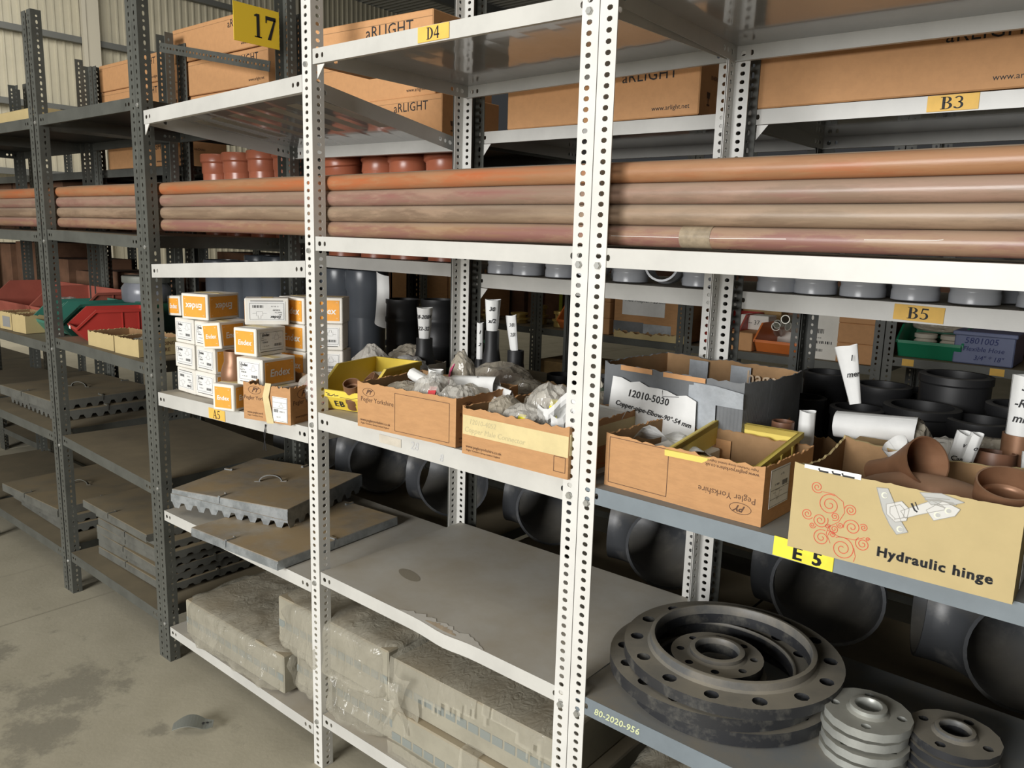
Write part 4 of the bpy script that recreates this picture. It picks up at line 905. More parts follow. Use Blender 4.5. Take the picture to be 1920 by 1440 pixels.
def paper_roll(label, x, y, z, r0, r1, h, lines=(), M=None, flat_=1.0, seed=0, group=None, size=.016, ang=None, cat='paper roll', name='paper_roll'):
    """sheet of paper rolled into a tube, r0 below and r1 above, with an overlapping edge"""
    b = B(); n = 34; K = 6; vs = []; a0 = 2.2+seed; rr = random.Random(seed)
    for i in range(K+1):
        t = i/K; r = r0+(r1-r0)*t
        for k in range(n+1):
            a = a0+(2*PI*1.22)*k/n; q = r*(1+.05*k/n)+.0006*math.sin(7*a+seed+3*t)
            vs.append((q*math.cos(a), q*math.sin(a)*flat_, h*t+.0015*math.sin(a*2+seed)*t))
    fs = [(i*(n+1)+k, i*(n+1)+k+1, (i+1)*(n+1)+k+1, (i+1)*(n+1)+k) for i in range(K) for k in range(n)]
    m = M if M is not None else MX((x, y, z))
    o = tag(b.add(vs, fs).obj(name, paper, None, m, smooth=60), label, cat, group)
    if lines:
        c = B(); an = CAMA if ang is None else ang
        for s, zz in lines:
            wrap_text(c, s, size, (r0+(r1-r0)*zz/h)*1.075+.0012, an, zz, shear=.25, bold=.015)
        c.obj('handwriting', ink, o)
    return o
def bin_(label, w, d, h, M, m, group=None, fh=.45, fy=.30, by=.12, name='parts_bin', tp=.012, lipw=.012):
    """open fronted stacking bin; origin bottom centre, opening to -y"""
    b = B(); t = .0028; y0 = -d/2
    prof = [(y0+d*by, 0), (d/2, 0), (d/2, h), (y0+d*fy, h), (y0, h*fh), (y0, h*fh-lipw)]
    S = Matrix(((0,1,0,0), (1,0,0,0), (0,0,1,0), (0,0,0,1)))
    for x0, x1, tl in ((-w/2, -w/2+t, -1), (w/2-t, w/2, 1)):
        k = len(b.v); b.prism(prof, x0, x1, 0, S)
    b.box(-w/2+t, w/2-t, y0+d*by, d/2, 0, t); b.box(-w/2+t, w/2-t, d/2-t, d/2, t, h)
    b.add([(-w/2, y0, h*fh-lipw), (w/2, y0, h*fh-lipw), (w/2, y0, h*fh), (-w/2, y0, h*fh), (-w/2, y0+t, h*fh-lipw), (w/2, y0+t, h*fh-lipw), (w/2, y0+t, h*fh), (-w/2, y0+t, h*fh)],
          [(0,1,2,3), (7,6,5,4), (3,2,6,7)])
    b.add([(-w/2, y0, h*fh-lipw), (w/2, y0, h*fh-lipw), (w/2, y0+d*by, 0), (-w/2, y0+d*by, 0), (-w/2, y0+t, h*fh-lipw+.002), (w/2, y0+t, h*fh-lipw+.002), (w/2, y0+d*by, t), (-w/2, y0+d*by, t)], [(3,2,1,0), (4,5,6,7)])
    o = tag(b.obj(name, m, None, M), label, 'bin', group)
    c = B()
    for sx in (-1, 1):
        X = sx*w/2; e = .006
        c.box(min(X, X+sx*e), max(X, X+sx*e), y0+d*fy, d/2, h-tp, h)
        c.add([(X, y0+d*fy, h), (X, y0, h*fh), (X+sx*e, y0, h*fh), (X+sx*e, y0+d*fy, h), (X, y0+d*fy, h-tp), (X, y0, h*fh-tp), (X+sx*e, y0, h*fh-tp), (X+sx*e, y0+d*fy, h-tp)], [(0,1,2,3), (4,7,6,5), (3,2,6,7), (1,5,6,2), (0,4,5,1)] if sx < 0 else [(3,2,1,0), (5,6,7,4), (7,6,2,3), (2,6,5,1), (1,5,4,0)])
        for yy in (.1, .32): c.box(min(X, X+sx*.003), max(X, X+sx*.003), d*yy, d*yy+.004, .01, h-tp)
    c.box(-w/2, w/2, d/2, d/2+e, h-tp, h); c.box(-w/2, w/2, y0-.003, y0, h*fh-.004, h*fh)
    c.obj('rim', m, o); return o
def elbow_path(R, a0, a1, n=12, lead=0.0, tail=0.0):
    p = [(R*math.cos(a0+(a1-a0)*i/n), R*math.sin(a0+(a1-a0)*i/n), 0) for i in range(n+1)]
    sg = 1 if a1 > a0 else -1
    if lead: p = [(p[0][0]+lead*sg*math.sin(a0), p[0][1]-lead*sg*math.cos(a0), 0)]+p
    if tail: p = p+[(p[-1][0]-tail*sg*math.sin(a1), p[-1][1]+tail*sg*math.cos(a1), 0)]
    return p

# A5 bay and D4 bay, middle shelf
ZM = 1.104
yb = bin_('yellow parts bin lettered EB on the white middle shelf', .165, .26, .122, MX((-.868, .175, ZM+.001), rz=math.radians(13)), yel, fh=.50, fy=.30, by=.10, lipw=.020)
lb = deco(yb, 'card_slot', yel, MX((0, -.130-.0045, .047)) @ FR, lambda b: b.box(-.068, .06, -.006, .014, 0, .002))
deco(lb, 'marker_scribble', ink, MX((0, 0, .0024)), lambda b: (b.stroke([(-.06,.006), (-.045,.002), (-.055,-.001), (-.04,-.002), (-.028,.004), (-.03,-.001), (-.015,.001)], .0022), b.stroke([(-.01,-.003), (.03,-.004), (.055,.001)], .0012)))
_y = Vector((0, -.026, .041)).normalized(); _n = Vector((1, 0, 0)).cross(_y); _mm = Matrix((Vector((1, 0, 0)), _y, _n)).transposed().to_4x4(); _mm.translation = Vector((-.028, -.1175, .0195))+_n*.001
deco(yb, 'lettering', ink, _mm, lambda b: put_text(b, 'EB', .030, 0, 0, bold=.015, shear=.1, space=1.2))
for k, (lab, x, y, z, rx, rz, r) in enumerate((('brown threaded pipe connector lying in the yellow bin', -.835, .17, 1.188, 1.25, .9, .024), ('brown pipe socket mouth up in the yellow bin', -.775, .16, 1.172, .9, -.5, .030), ('short brown pipe piece at the front of the yellow bin', -.835, .085, 1.150, .5, .6, .022))):
    b = B(); b.hollow([(0, 0, 0), (0, 0, .018), (0, 0, .02), (0, 0, .034), (0, 0, .036), (0, 0, .062), (0, 0, .064), (0, 0, .082)], [r, r, r*1.12, r*1.12, r*.9, r*.9, r*1.1, r*1.1], .003, 22)
    tag(b.obj('pipe_fitting', brown, None, MX((x, y, z-.03), rx=rx, rz=rz), smooth=40), lab, 'fitting')
# pale carton behind the yellow bin, with bags
pc = open_box('cardboard_box', 'pale corrugated carton holding two bags behind the yellow bin', 'box', .20, .30, .092, MX((-1.030, .41, 1.094), rz=math.radians(9)), cardP, cardP, 21, .004)
bag_thing('clear bag of pale parts standing in the pale carton beside the white cartons', -1.085, .36, 1.100, .070, .065, .080, bag, 11, None, .3, neck=.5, inner=mat('pinkish_parts', (.42, .30, .27), .6))
bag_thing('crinkled silver bag beside the clear bag in the pale carton', -.99, .43, 1.100, .075, .06, .062, foil, 12, amp=.35)
bag_thing('dusty bag with a red tag behind the silver bag', -1.08, .52, 1.100, .09, .06, .075, bagD, 13, inner=mat('dark_red_parts', (.25, .05, .06), .6))
bag_thing('clear bag spilling over the torn carton behind the single white post', -1.03, .11, 1.10, .07, .06, .055, bag, 14, neck=.4, inner=red)
# contents of the open brown cartons
gB = 'bags in the open brown cartons'
bag_thing('clear bag with red print hanging over the front of the logo carton', -.50, .07, 1.150, .058, .058, .062, bag, 21, gB, .4, inner=bits, stripe=redp)
bag_thing('clear bag at the right end of the logo carton', -.415, .06, 1.140, .050, .05, .058, bag, 22, gB, .9, inner=bits, stripe=redp)
bag_thing('clear bag with a pink stripe standing tall in the logo carton', -.53, .20, 1.165, .042, .035, .078, bagD, 23, gB, -.5, neck=.0, inner=bits, stripe=pink, amp=.16)
bag_thing('dusty crumpled bag at the left of the logo carton', -.60, .07, 1.145, .075, .05, .044, bagD, 24, gB, .2, inner=bits)
bag_thing('dusty crumpled bag low in the logo carton', -.44, .15, 1.125, .07, .06, .058, bagD, 25, gB, .7, inner=bits)
def lying(x, y, z, az, el): return Matrix.Translation((x, y, z)) @ Matrix.Rotation(az, 4, 'Z') @ Matrix.Rotation(PI/2-el, 4, 'Y')
paper_roll('blank white paper roll lying at the left of the logo carton', 0, 0, 0, .015, .017, .105, M=lying(-.650, .13, 1.232, -.18, -.20))
paper_roll('white paper roll numbered 2010 standing in the logo carton', -.535, .105, 1.185, .019, .022, .075, (('2010', .052),), size=.014, flat_=.7)
paper_roll('fat white paper roll lying across the right of the logo carton', 0, 0, 0, .020, .024, .14, (('7  -', .09),), M=lying(-.53, .165, 1.218, .12, .06), flat_=.75, size=.02, ang=PI)
paper_roll('pair of flattened white rolls pointing right over the logo carton', 0, 0, 0, .015, .014, .13, M=lying(-.475, .20, 1.222, -.10, -.12), flat_=.5)
paper_roll('thin flattened white roll below the fat roll in the logo carton', 0, 0, 0, .012, .012, .11, M=lying(-.455, .17, 1.208, -.25, -.14), flat_=.5)
bag_thing('clear bag with a yellow stripe in the taped carton behind the double post', -.165, .115, 1.150, .055, .055, .070, bag, 31, gB, .5, inner=bits, stripe=yelp)
bag_thing('small clear bag of dark parts lying in the front of the taped carton', -.185, .045, 1.160, .055, .038, .040, bag, 32, gB, .1, inner=mat('dark_parts', (.13, .11, .10), .5), stripe=yelp)
bag_thing('dusty brown bag at the left end of the taped carton', -.275, .08, 1.140, .045, .05, .052, bagD, 33, gB, .4, inner=bits)
bag_thing('dusty bag in the back of the taped carton', -.25, .20, 1.14, .055, .05, .052, bagD, 34, gB, .8, inner=bits)
paper_roll('pale paper roll leaning over the right end of the taped carton', 0, 0, 0, .024, .024, .11, M=lying(-.135, .215, 1.195, .05, -.05))
for k, (x, y, z, rz) in enumerate(((-.115, .07, 1.185, .6), (-.07, .06, 1.175, .9))):
    b = B(); vs = []; n = 8
    for i in range(n):
        for j in range(n): u, v = i/(n-1)-.5, j/(n-1)-.5; vs.append((u*.09, .012*math.sin(u*9+k)+.008*math.cos(v*11), v*.08+.02*math.sin(u*5)))
    fs = [(i*n+j, i*n+j+1, (i+1)*n+j+1, (i+1)*n+j) for i in range(n-1) for j in range(n-1)]
    tag(b.add(vs, fs).obj('crumpled_paper', paper, None, MX((x, y, z+.02), rz=rz)), 'crumpled white sheet stuffed in the taped carton, %s one' % ('left', 'right')[k], 'paper')
# second line of cartons behind
cb1 = open_box('cardboard_box', 'low dusty carton of bags behind the logo carton', 'box', .30, .24, .085, MX((-.56, .42, 1.101), rz=.06), cardD, card_in, 41, .012)
cb2 = open_box('cardboard_box', 'low dusty carton with a green tray behind the taped carton', 'box', .32, .24, .085, MX((-.22, .43, 1.101), rz=-.03), cardD, card_in, 42, .012)
bag_thing('rolled dusty plastic bag in the low carton behind the logo carton', -.60, .44, 1.13, .10, .07, .060, bagD, 43, None, .3, inner=mat('dark_red_parts', (.25, .05, .06), .6))
bag_thing('dusty bag at the right of the low carton behind the logo carton', -.47, .40, 1.12, .07, .07, .05, bagD, 44, inner=bits)
bag_thing('dusty bag with a red cap behind the taped carton', -.30, .38, 1.12, .06, .05, .050, bagD, 45, inner=bits)
bag_thing('grey crumpled bag behind the taped carton near the post', -.19, .37, 1.12, .06, .05, .055, bagD, 46, inner=bits)
tag(B().cbox(-.07, .07, -.05, .05, 0, .02, .003).box(-.066, .066, -.046, .046, .02, .0205).obj('tray', dgreen, None, MX((-.26, .47, 1.175), rz=.1)), 'dark green plastic tray lying on the low carton', 'tray')
for k, (x, y, rz, lab) in enumerate(((-.165, .42, .2, 'front'), (-.12, .46, -.1, 'rear'))):
    paper_roll('folded white paper bundle standing behind the double post, %s one' % lab, x, y, 1.16, .036, .040, .085, M=MX((x, y, 1.165), rz=rz), flat_=.30, seed=k)
bag_thing('torn beige paper scrap behind the taped carton', -.33, .52, 1.15, .04, .02, .05, cardP, 47)
# reducers with paper rolls
def reducer(label, x, y, z, r0, r1, h):
    b = B(); b.lathe([(r0*.9, 0), (r0, .002), (r0, h*.35), (r1, h*.75), (r1, h), (r1*.8, h), (r1*.7, h*.6)], 24); return tag(b.obj('pipe_reducer', blackp, None, MX((x, y, z)), smooth=45), label, 'pipe fitting')
for k, (x, y, z0, hc, r, hr, t1) in enumerate(((-.985, .50, 1.102, .165, .044, .105, ('18-2084', '22-32')), (-.705, .52, 1.102, .215, .036, .10, ('30', 'x/2'))) ):
    reducer('black pipe reducer carrying a paper roll, %s the rear post' % ('left of', 'right of')[k], x, y, z0, r, r*.62, hc)
    paper_roll('white paper roll standing in the black reducer %s the rear post' % ('left of', 'right of')[k], x, y, z0+hc-.004, .017, .026 if k == 0 else .024, hr, ((t1[0], hr*.72), (t1[1], hr*.35)), size=.018)
paper_roll('pair of thin white rolls leaning behind the low carton', 0, 0, 0, .014, .020, .11, (('30', .08), ('20', .05)), M=MX((-.655, .57, 1.255), ry=-.16), flat_=.55, size=.015)
paper_roll('slender white roll just right of the rear post', -.80, .57, 1.21, .010, .011, .12, (('1', .09), ('2', .05)), size=.016)
reducer('black pipe reducer just right of the rear post under a slender roll', -.80, .57, 1.102, .022, .014, .11)
reducer('short black reducer beneath the leaning thin rolls', -.645, .565, 1.102, .036, .026, .155)
b = B(); n = 16; vs = []
for i in range(n):
    t = i/(n-1)
    for k in range(7): a = -1.2+2.4*k/6; vs.append((.036*math.sin(a)-.03*(t**2), -.036*math.cos(a)-.02*t, .20*t))
tag(b.add(vs, [(i*7+k, i*7+k+1, (i+1)*7+k+1, (i+1)*7+k) for i in range(n-1) for k in range(6)]).obj('curved_sheet', paper, None, MX((-1.415, .70, 1.26), ry=.32), smooth=60), 'curved white sheet stuck to a dark pipe socket', 'paper')
tag(bin_('dark green parts bin behind the paper roll left of the rear post', .20, .26, .14, MX((-1.19, .86, 1.0645), rz=.1), dgreen), 'dark green parts bin behind the paper roll left of the rear post', 'bin')

# E5 bay, middle shelf
yt = B(); w_, d_, h_ = .178, .235, .05
for q in ((-w_/2, w_/2, -d_/2, -d_/2+.004), (-w_/2, w_/2, d_/2-.004, d_/2), (-w_/2, -w_/2+.004, -d_/2, d_/2), (w_/2-.004, w_/2, -d_/2, d_/2)): yt.box(*q, 0, h_)
for q in ((-w_/2-.006, w_/2+.006, -d_/2-.006, -d_/2+.004), (-w_/2-.006, w_/2+.006, d_/2-.004, d_/2+.006), (-w_/2-.006, -w_/2+.004, -d_/2, d_/2), (w_/2-.004, w_/2+.006, -d_/2, d_/2)): yt.box(*q, h_-.012, h_)
yo = tag(yt.obj('tray', mat('pale_yellow_plastic', (.78, .62, .14), .45), None, MX((.275, .155, 1.162), rx=.10, rz=.03)), 'pale yellow plastic tray set in the upside down printed carton', 'tray')
for k in range(3): B().box(w_/2+.006, w_/2+.0085, -.07+.06*k, -.062+.06*k, .004, .04).obj('rib', yt and MATS['pale_yellow_plastic'], yo)
b = B(); n = 12; vs = []
for i in range(n):
    for j in range(6): u, v = i/(n-1), j/5; vs.append((.16*u, .07*v, .045*math.sin(PI*min(1, u*1.3))*(1-.5*v)+.012*math.sin(u*8+v*3)))
tag(b.add(vs, [(i*6+j, (i+1)*6+j, (i+1)*6+j+1, i*6+j+1) for i in range(n-1) for j in range(5)]).obj('paper_sheet', paper, None, MX((.065, .085, 1.175), rz=.15)), 'curled white sheet in the left of the upside down printed carton', 'paper')
closed_box('carton', 'small white carton inside the upside down printed carton', 'box', .12, .10, .07, MX((.145, .185, 1.097)), wcard)
for k, (x, y, rx, rz) in enumerate(((-.02, .42, .9, .3), (.06, .45, 1.1, 1.2), (.15, .40, .8, 2.2))):
    b = B(); b.hollow(elbow_path(.05, 0, PI/2, 10, .03, .03), .029, .003, 18); tag(b.obj('pipe_elbow', brown, None, MX((x, y, 1.185), rx=rx, rz=rz), smooth=40), 'brown copper elbow in the duct taped carton, %s of three' % ('left', 'middle', 'right')[k], 'fitting', 'copper elbows in the taped carton')
for k in range(6):
    b = B(); b.hollow(elbow_path(.05, 0, PI/2, 8, .03, .03), .029, .003, 14); tag(b.obj('pipe_elbow', brown, None, MX((-.06+.085*(k % 3)+.02, .36+.10*(k//3), 1.135), rx=.5*k, rz=1.1*k), smooth=40), 'brown copper elbow deep in the duct taped carton', 'fitting', 'copper elbows deep in the taped carton')
# brown elbows in the hinge carton
def fitting(label, path, rad, t, M, m=brown, n=30, name='pipe_elbow'): return tag(B().hollow(path, rad, t, n).obj(name, m, None, M, smooth=40), label, 'fitting')
fitting('brown pipe reducer with its wide mouth towards the aisle in the hinge carton', [(-.115, 0, 0), (-.09, 0, 0), (-.06, 0, 0), (-.035, 0, 0), (.0, 0, 0), (.02, 0, 0), (.022, 0, 0)], [.022, .021, .021, .027, .038, .043, .0435], .0025, MX((.615, .135, 1.238), rz=-.62, ry=-.42))
fitting('large brown pipe elbow lying across the front of the hinge carton', elbow_path(.085, PI*.15, PI*.92, 16, .04, .02), .036, .003, MX((.650, .040, 1.180), rx=.10, rz=.05))
fitting('brown pipe elbow standing mouth up at the right of the hinge carton', [(0, 0, 0), (0, 0, .045), (0, 0, .05), (0, 0, .052), (0, 0, .085)], [.039, .039, .042, .045, .045], .003, MX((.752, .085, 1.172), rx=.34, ry=.10))
for k in range(3): fitting('brown pipe elbow low in the hinge carton, %s' % ('left', 'middle', 'right')[k], elbow_path(.06, 0, PI/2, 10, .04, .04), .036, .003, MX((.50+.1*k, .10, 1.135), rz=k*1.3, rx=.3))
# behind the hinge carton
cE = open_box('cardboard_box', 'torn low carton of fittings between the printed carton and the hinge carton', 'box', .22, .20, .085, MX((.365, .385, 1.092), rz=.1), cardD, card_in, 51, .02)
closed_box('carton', 'dusty flat carton lying behind the hinge carton', 'box', .17, .12, .085, MX((.525, .36, 1.090), rz=.02), cardD)
closed_box('carton', 'dusty carton lid resting on the flat carton behind the hinge carton', 'box', .165, .10, .03, MX((.52, .37, 1.1755), rz=.06), cardD)
fitting('threaded brown ring beside the duct taped carton', [(0, 0, 0), (0, 0, .02), (0, 0, .022), (0, 0, .028), (0, 0, .03), (0, 0, .05)], [.024, .024, .027, .027, .024, .024], .004, MX((.295, .345, 1.175)), brownm, 22, 'pipe_fitting')
paper_roll('short white roll standing beside the threaded brown ring', .338, .37, 1.175, .016, .0165, .075)
paper_roll('wide white sheet roll lying behind the flat carton', 0, 0, 0, .028, .030, .165, (('MM', .10), ('-', .06)), M=lying(.375, .45, 1.215, .03, .06), size=.02, ang=PI*.62)
paper_roll('flattened white roll leaning over the black rings', 0, 0, 0, .012, .024, .13, (('mer', .065), ('1', .10)), M=MX((.405, .47, 1.262), ry=-.28, rx=-.1), flat_=.45, size=.018)
paper_roll('white paper cone lying behind the hinge carton', 0, 0, 0, .018, .023, .06, M=MX((.575, .265, 1.195), rx=.5, ry=-.5))
rbag = bag_thing('clear bag with a red paper band behind the hinge carton', .615, .38, 1.12, .075, .05, .066, bag, 52, inner=bits)
B().cbox(-.07, .07, -.004, 0, 0, .024, .001).obj('red_band', redp, rbag, MX((0, -.052, .03)))
for k, (x, y, lab) in enumerate(((.635, .300, 'left'), (.655, .305, 'right'))):
    paper_roll('thin white roll with handwriting leaning in the brown fittings, %s of two' % lab, 0, 0, 0, .0105-.0015*k, .0125-.002*k, .085, (('v', .065), ('Cape', .035), ('x5-', .012)) if k == 0 else (('o', .06), ('e', .03)), M=MX((x, y, 1.19), ry=.22, rx=.1), size=.014)
for k, (x, y, z, r, h, rx) in enumerate(((.665, .39, 1.09, .032, .13, .15), (.695, .355, 1.09, .036, .14, -.1), (.725, .42, 1.09, .030, .17, 0), (.60, .47, 1.09, .03, .10, 0))):
    fitting('dark brown pipe socket behind the hinge carton, %s' % ('first from the left', 'second from the left', 'under the tall numbered roll', 'half hidden by the clear bag')[k], [(0, 0, 0), (0, 0, h*.5), (0, 0, h*.52), (0, 0, h*.6), (0, 0, h*.62), (0, 0, h)], [r, r, r*1.12, r*1.12, r, r], .003, MX((x, y, z), rx=rx), brownm if k < 2 else brown, 24, 'pipe_socket')
paper_roll('tall white paper roll numbered 5040 standing on a brown socket', .725, .42, 1.258, .024, .0245, .115, (('5040', .096), ('-Reduc', .064), ('mm x4', .035)), size=.022)
paper_roll('short blank white roll at the right end behind the hinge carton', .76, .34, 1.19, .017, .018, .055)
fitting('brown pipe stub under the short blank roll', [(0, 0, 0), (0, 0, .098)], .019, .003, MX((.76, .34, 1.09)), brown, 20, 'pipe_socket')
tag(B().cbox(-.08, .08, -.05, .05, 0, .28, .006).obj('black_case', black, None, MX((.80, .62-.08, 1.09))), 'black plastic case standing at the right end of the E5 shelf', 'case')
bag_thing('brown crumpled bag behind the two thin rolls', .68, .47, 1.10, .06, .05, .075, bagD, 53, inner=brownm)
bag_thing('dusty yellowish bag left of the red banded bag', .52, .47, 1.10, .05, .05, .085, bagD, 54, inner=mat('olive_parts', (.20, .17, .07), .6))
# black rings on the second row
RG = 'black pipe sockets on the second row'
rings = [(.08, .72, .055, .14), (.20, .75, .05, .15), (.20, .90, .06, .20), (.33, .76, .065, .14), (.34, .93, .07, .18), (.47, .80, .085, .16), (.50, 1.00, .085, .22), (.60, .78, .07, .15), (.66, .95, .075, .17), (.76, .80, .06, .14), (.78, 1.02, .07, .2), (.07, .9, .05, .13), (.40, 1.1, .06, .15)]
for k, (x, y, r, h) in enumerate(rings):
    b = B(); b.lathe([(r*.86, 0), (r, .003), (r, h-.025), (r*1.05, h-.02), (r*1.05, h-.002), (r, h), (r*.84, h), (r*.80, .01)], 30)
    tag(b.obj('pipe_socket', blackp, None, MX((x, y, 1.0615)), smooth=40), 'open black pipe socket standing behind the E5 shelf, %s counted from the post' % ORD[k], 'pipe fitting', RG)
for k, (x, y, r, h) in enumerate(((-.62, .78, .05, .1), (-.48, .80, .05, .11), (-.34, .78, .05, .1), (-.10, .80, .045, .12))):
    b = B(); b.lathe([(r*.86, 0), (r, .003), (r, h), (r*.84, h), (r*.80, .01)], 26); tag(b.obj('pipe_socket', blackp, None, MX((x, y, 1.0615)), smooth=40), 'small black pipe socket behind the low cartons, %s from the left' % ORD[k], 'pipe fitting', RG)

# ------------------------------------------------------------------ big black steel elbows, lower shelf of the second row
EG = 'big black steel elbows'
for k, (x, y, z, r, rz, ry, a1) in enumerate(((-2.05, .84, .645, .135, .75, .1, .5), (-1.60, .84, .645, .135, .7, .1, .5), (-1.17, .84, .650, .14, .62, .05, .45), (-.70, .86, .645, .13, .45, .08, .5), (-.22, .85, .640, .14, .42, .06, .5), (.27, .86, .640, .155, .12, .0, .5), (.77, .86, .635, .155, .35, .05, .5))):
    b = B(); b.hollow(elbow_path(r*1.45, 0, PI*a1, 14), r, .009, 36)
    tag(b.obj('steel_elbow', bsteel, None, MX((x, y, z), rz=rz) @ Matrix.Rotation(ry, 4, 'Y') @ Matrix.Translation((-r*1.45, 0, 0)), smooth=45), 'large black steel pipe elbow on the low second row shelf, %s from the left' % ORD[k], 'pipe elbow', EG)
# ------------------------------------------------------------------ flanges
def flange_geo(b, ro, ri, t, nh, rh, hub=None, hubh=.012, bc=None, mi_top=0, mi_rim=1):
    bc = bc or (ro+(hub or ri))/2; m = 6; c = 2*PI/nh
    for k in range(nh):
        a0 = c*k; bd = []
        for i in range(5): bd.append((ri, -c/2+c*i/4))
        for i in range(1, 4): bd.append((ri+(ro-ri)*i/4, c/2))
        for i in range(5): bd.append((ro, c/2-c*i/4))
        for i in range(1, 4): bd.append((ro-(ro-ri)*i/4, -c/2))
        P = [Vector((r*math.cos(a+a0), r*math.sin(a+a0), 0)) for r, a in bd]; ctr = Vector((bc*math.cos(a0), bc*math.sin(a0), 0)); n = len(P)
        Hh = [ctr+(q-ctr).normalized()*rh for q in P]; vs = []
        for z in (t, 0): vs += [(q.x, q.y, z) for q in P]+[(q.x, q.y, z) for q in Hh]
        ft = []; fb = []; fw = []
        for i in range(n):
            j = (i+1) % n; ft.append((i, j, n+j, n+i)); fb.append((2*n+j, 2*n+i, 3*n+i, 3*n+j)); fw.append((n+i, n+j, 3*n+j, 3*n+i))
        def orient(fs, want):
            out = []
            for q in fs:
                p = [Vector(vs[i]) for i in q]; nn = (p[1]-p[0]).cross(p[2]-p[0]); out.append(q if nn.dot(want(p)) > 0 else q[::-1])
            return out
        b.add(vs, orient(ft, lambda p: Vector((0,0,1))), mi_top); k0 = len(b.v)-len(vs)
        for q in orient(fb, lambda p: Vector((0,0,-1))): b.f.append(tuple(k0+i for i in q)); b.m.append(mi_rim)
        for q in orient(fw, lambda p: ctr-sum(p, Vector())/4*1.0+Vector((0,0,0)) if True else None): b.f.append(tuple(k0+i for i in q)); b.m.append(mi_rim)
    N = nh*4
    b.lathe([(ro, 0), (ro, t)], N, mi_rim, MX(rz=-c/2)); b.lathe([(ri, t), (ri, 0)], N, mi_rim, MX(rz=-c/2))
    if hub: b.lathe([(hub+.006, t), (hub, t+.004), (hub, t+hubh), (hub-.004, t+hubh+.001), (ri+.002, t+hubh+.001), (ri, t+hubh-.002), (ri, t)], N, mi_top)
def flange(label, x, y, z, ro, ri, t, nh, rh, mats, hub=None, hubh=.012, bc=None, group=None, rz=0.0, tilt=(0, 0)):
    b = B(); flange_geo(b, ro, ri, t, nh, rh, hub, hubh, bc); return tag(b.obj('pipe_flange', mats, None, MX((x, y, z), rx=tilt[0], ry=tilt[1], rz=rz), smooth=35), label, 'flange', group)
ZS = .6085
FM = [flsteel, flrim]
flange('largest black steel flange, bottom of the stack on the low grey shelf', .245, .27, ZS+.003, .235, .165, .030, 16, .0145, FM, .172, .006, .203, rz=.1)
flange('large black steel flange, middle of the stack, sticking out to the left', .225, .245, ZS+.041, .235, .168, .028, 16, .0145, FM, .174, .006, .205, rz=.05)
flange('large dusty black flange with raised ring on top of the stack', .258, .255, ZS+.078, .238, .169, .024, 14, .0150, FM, .180, .020, .210, rz=.02)
for k, (z, x, y) in enumerate(((ZS+.001, .235, .235), (ZS+.036, .245, .230), (ZS+.071, .238, .225))):
    flange('small black flange nested inside the large ones, %s' % ('lowest', 'middle')[k] if k < 2 else 'small eight hole black flange lying inside the large flange, uppermost', x, y, z, .101, .047, .022, 8, .009, FM, .060, .0125, .080, rz=.2*k)
for k in range(4):
    flange('zinc threaded flange, %s of the stack beside the large black flanges' % ('bottom', 'second', 'third', 'top')[k], .555+.004*(k % 2), .235-.004*(k % 2), ZS-.006+.0262*k, .0825, .024, .017, 4, .0095, [galvf, galvf], .035, .010 if k < 3 else .012, .0615, 'zinc threaded flanges', .9+.3*k)
for k in range(4):
    flange('dusty threaded flange, %s of the stack at the right end of the low shelf' % ('bottom', 'second', 'third', 'top')[k], .700+.003*(k % 2), .300-.003*(k % 2), ZS-.008+.0215*k, .082, .027, .015, 4, .0095, [flsteel, flrim], .036, .0065 if k < 3 else .010, .061, 'dusty threaded flanges', .3+.35*k)
bag_thing('crumpled grey rag behind the large flange stack', .06, .50, .614, .05, .022, .020, rag, 61, None, .5, amp=.4, cat='rag', name='rag')

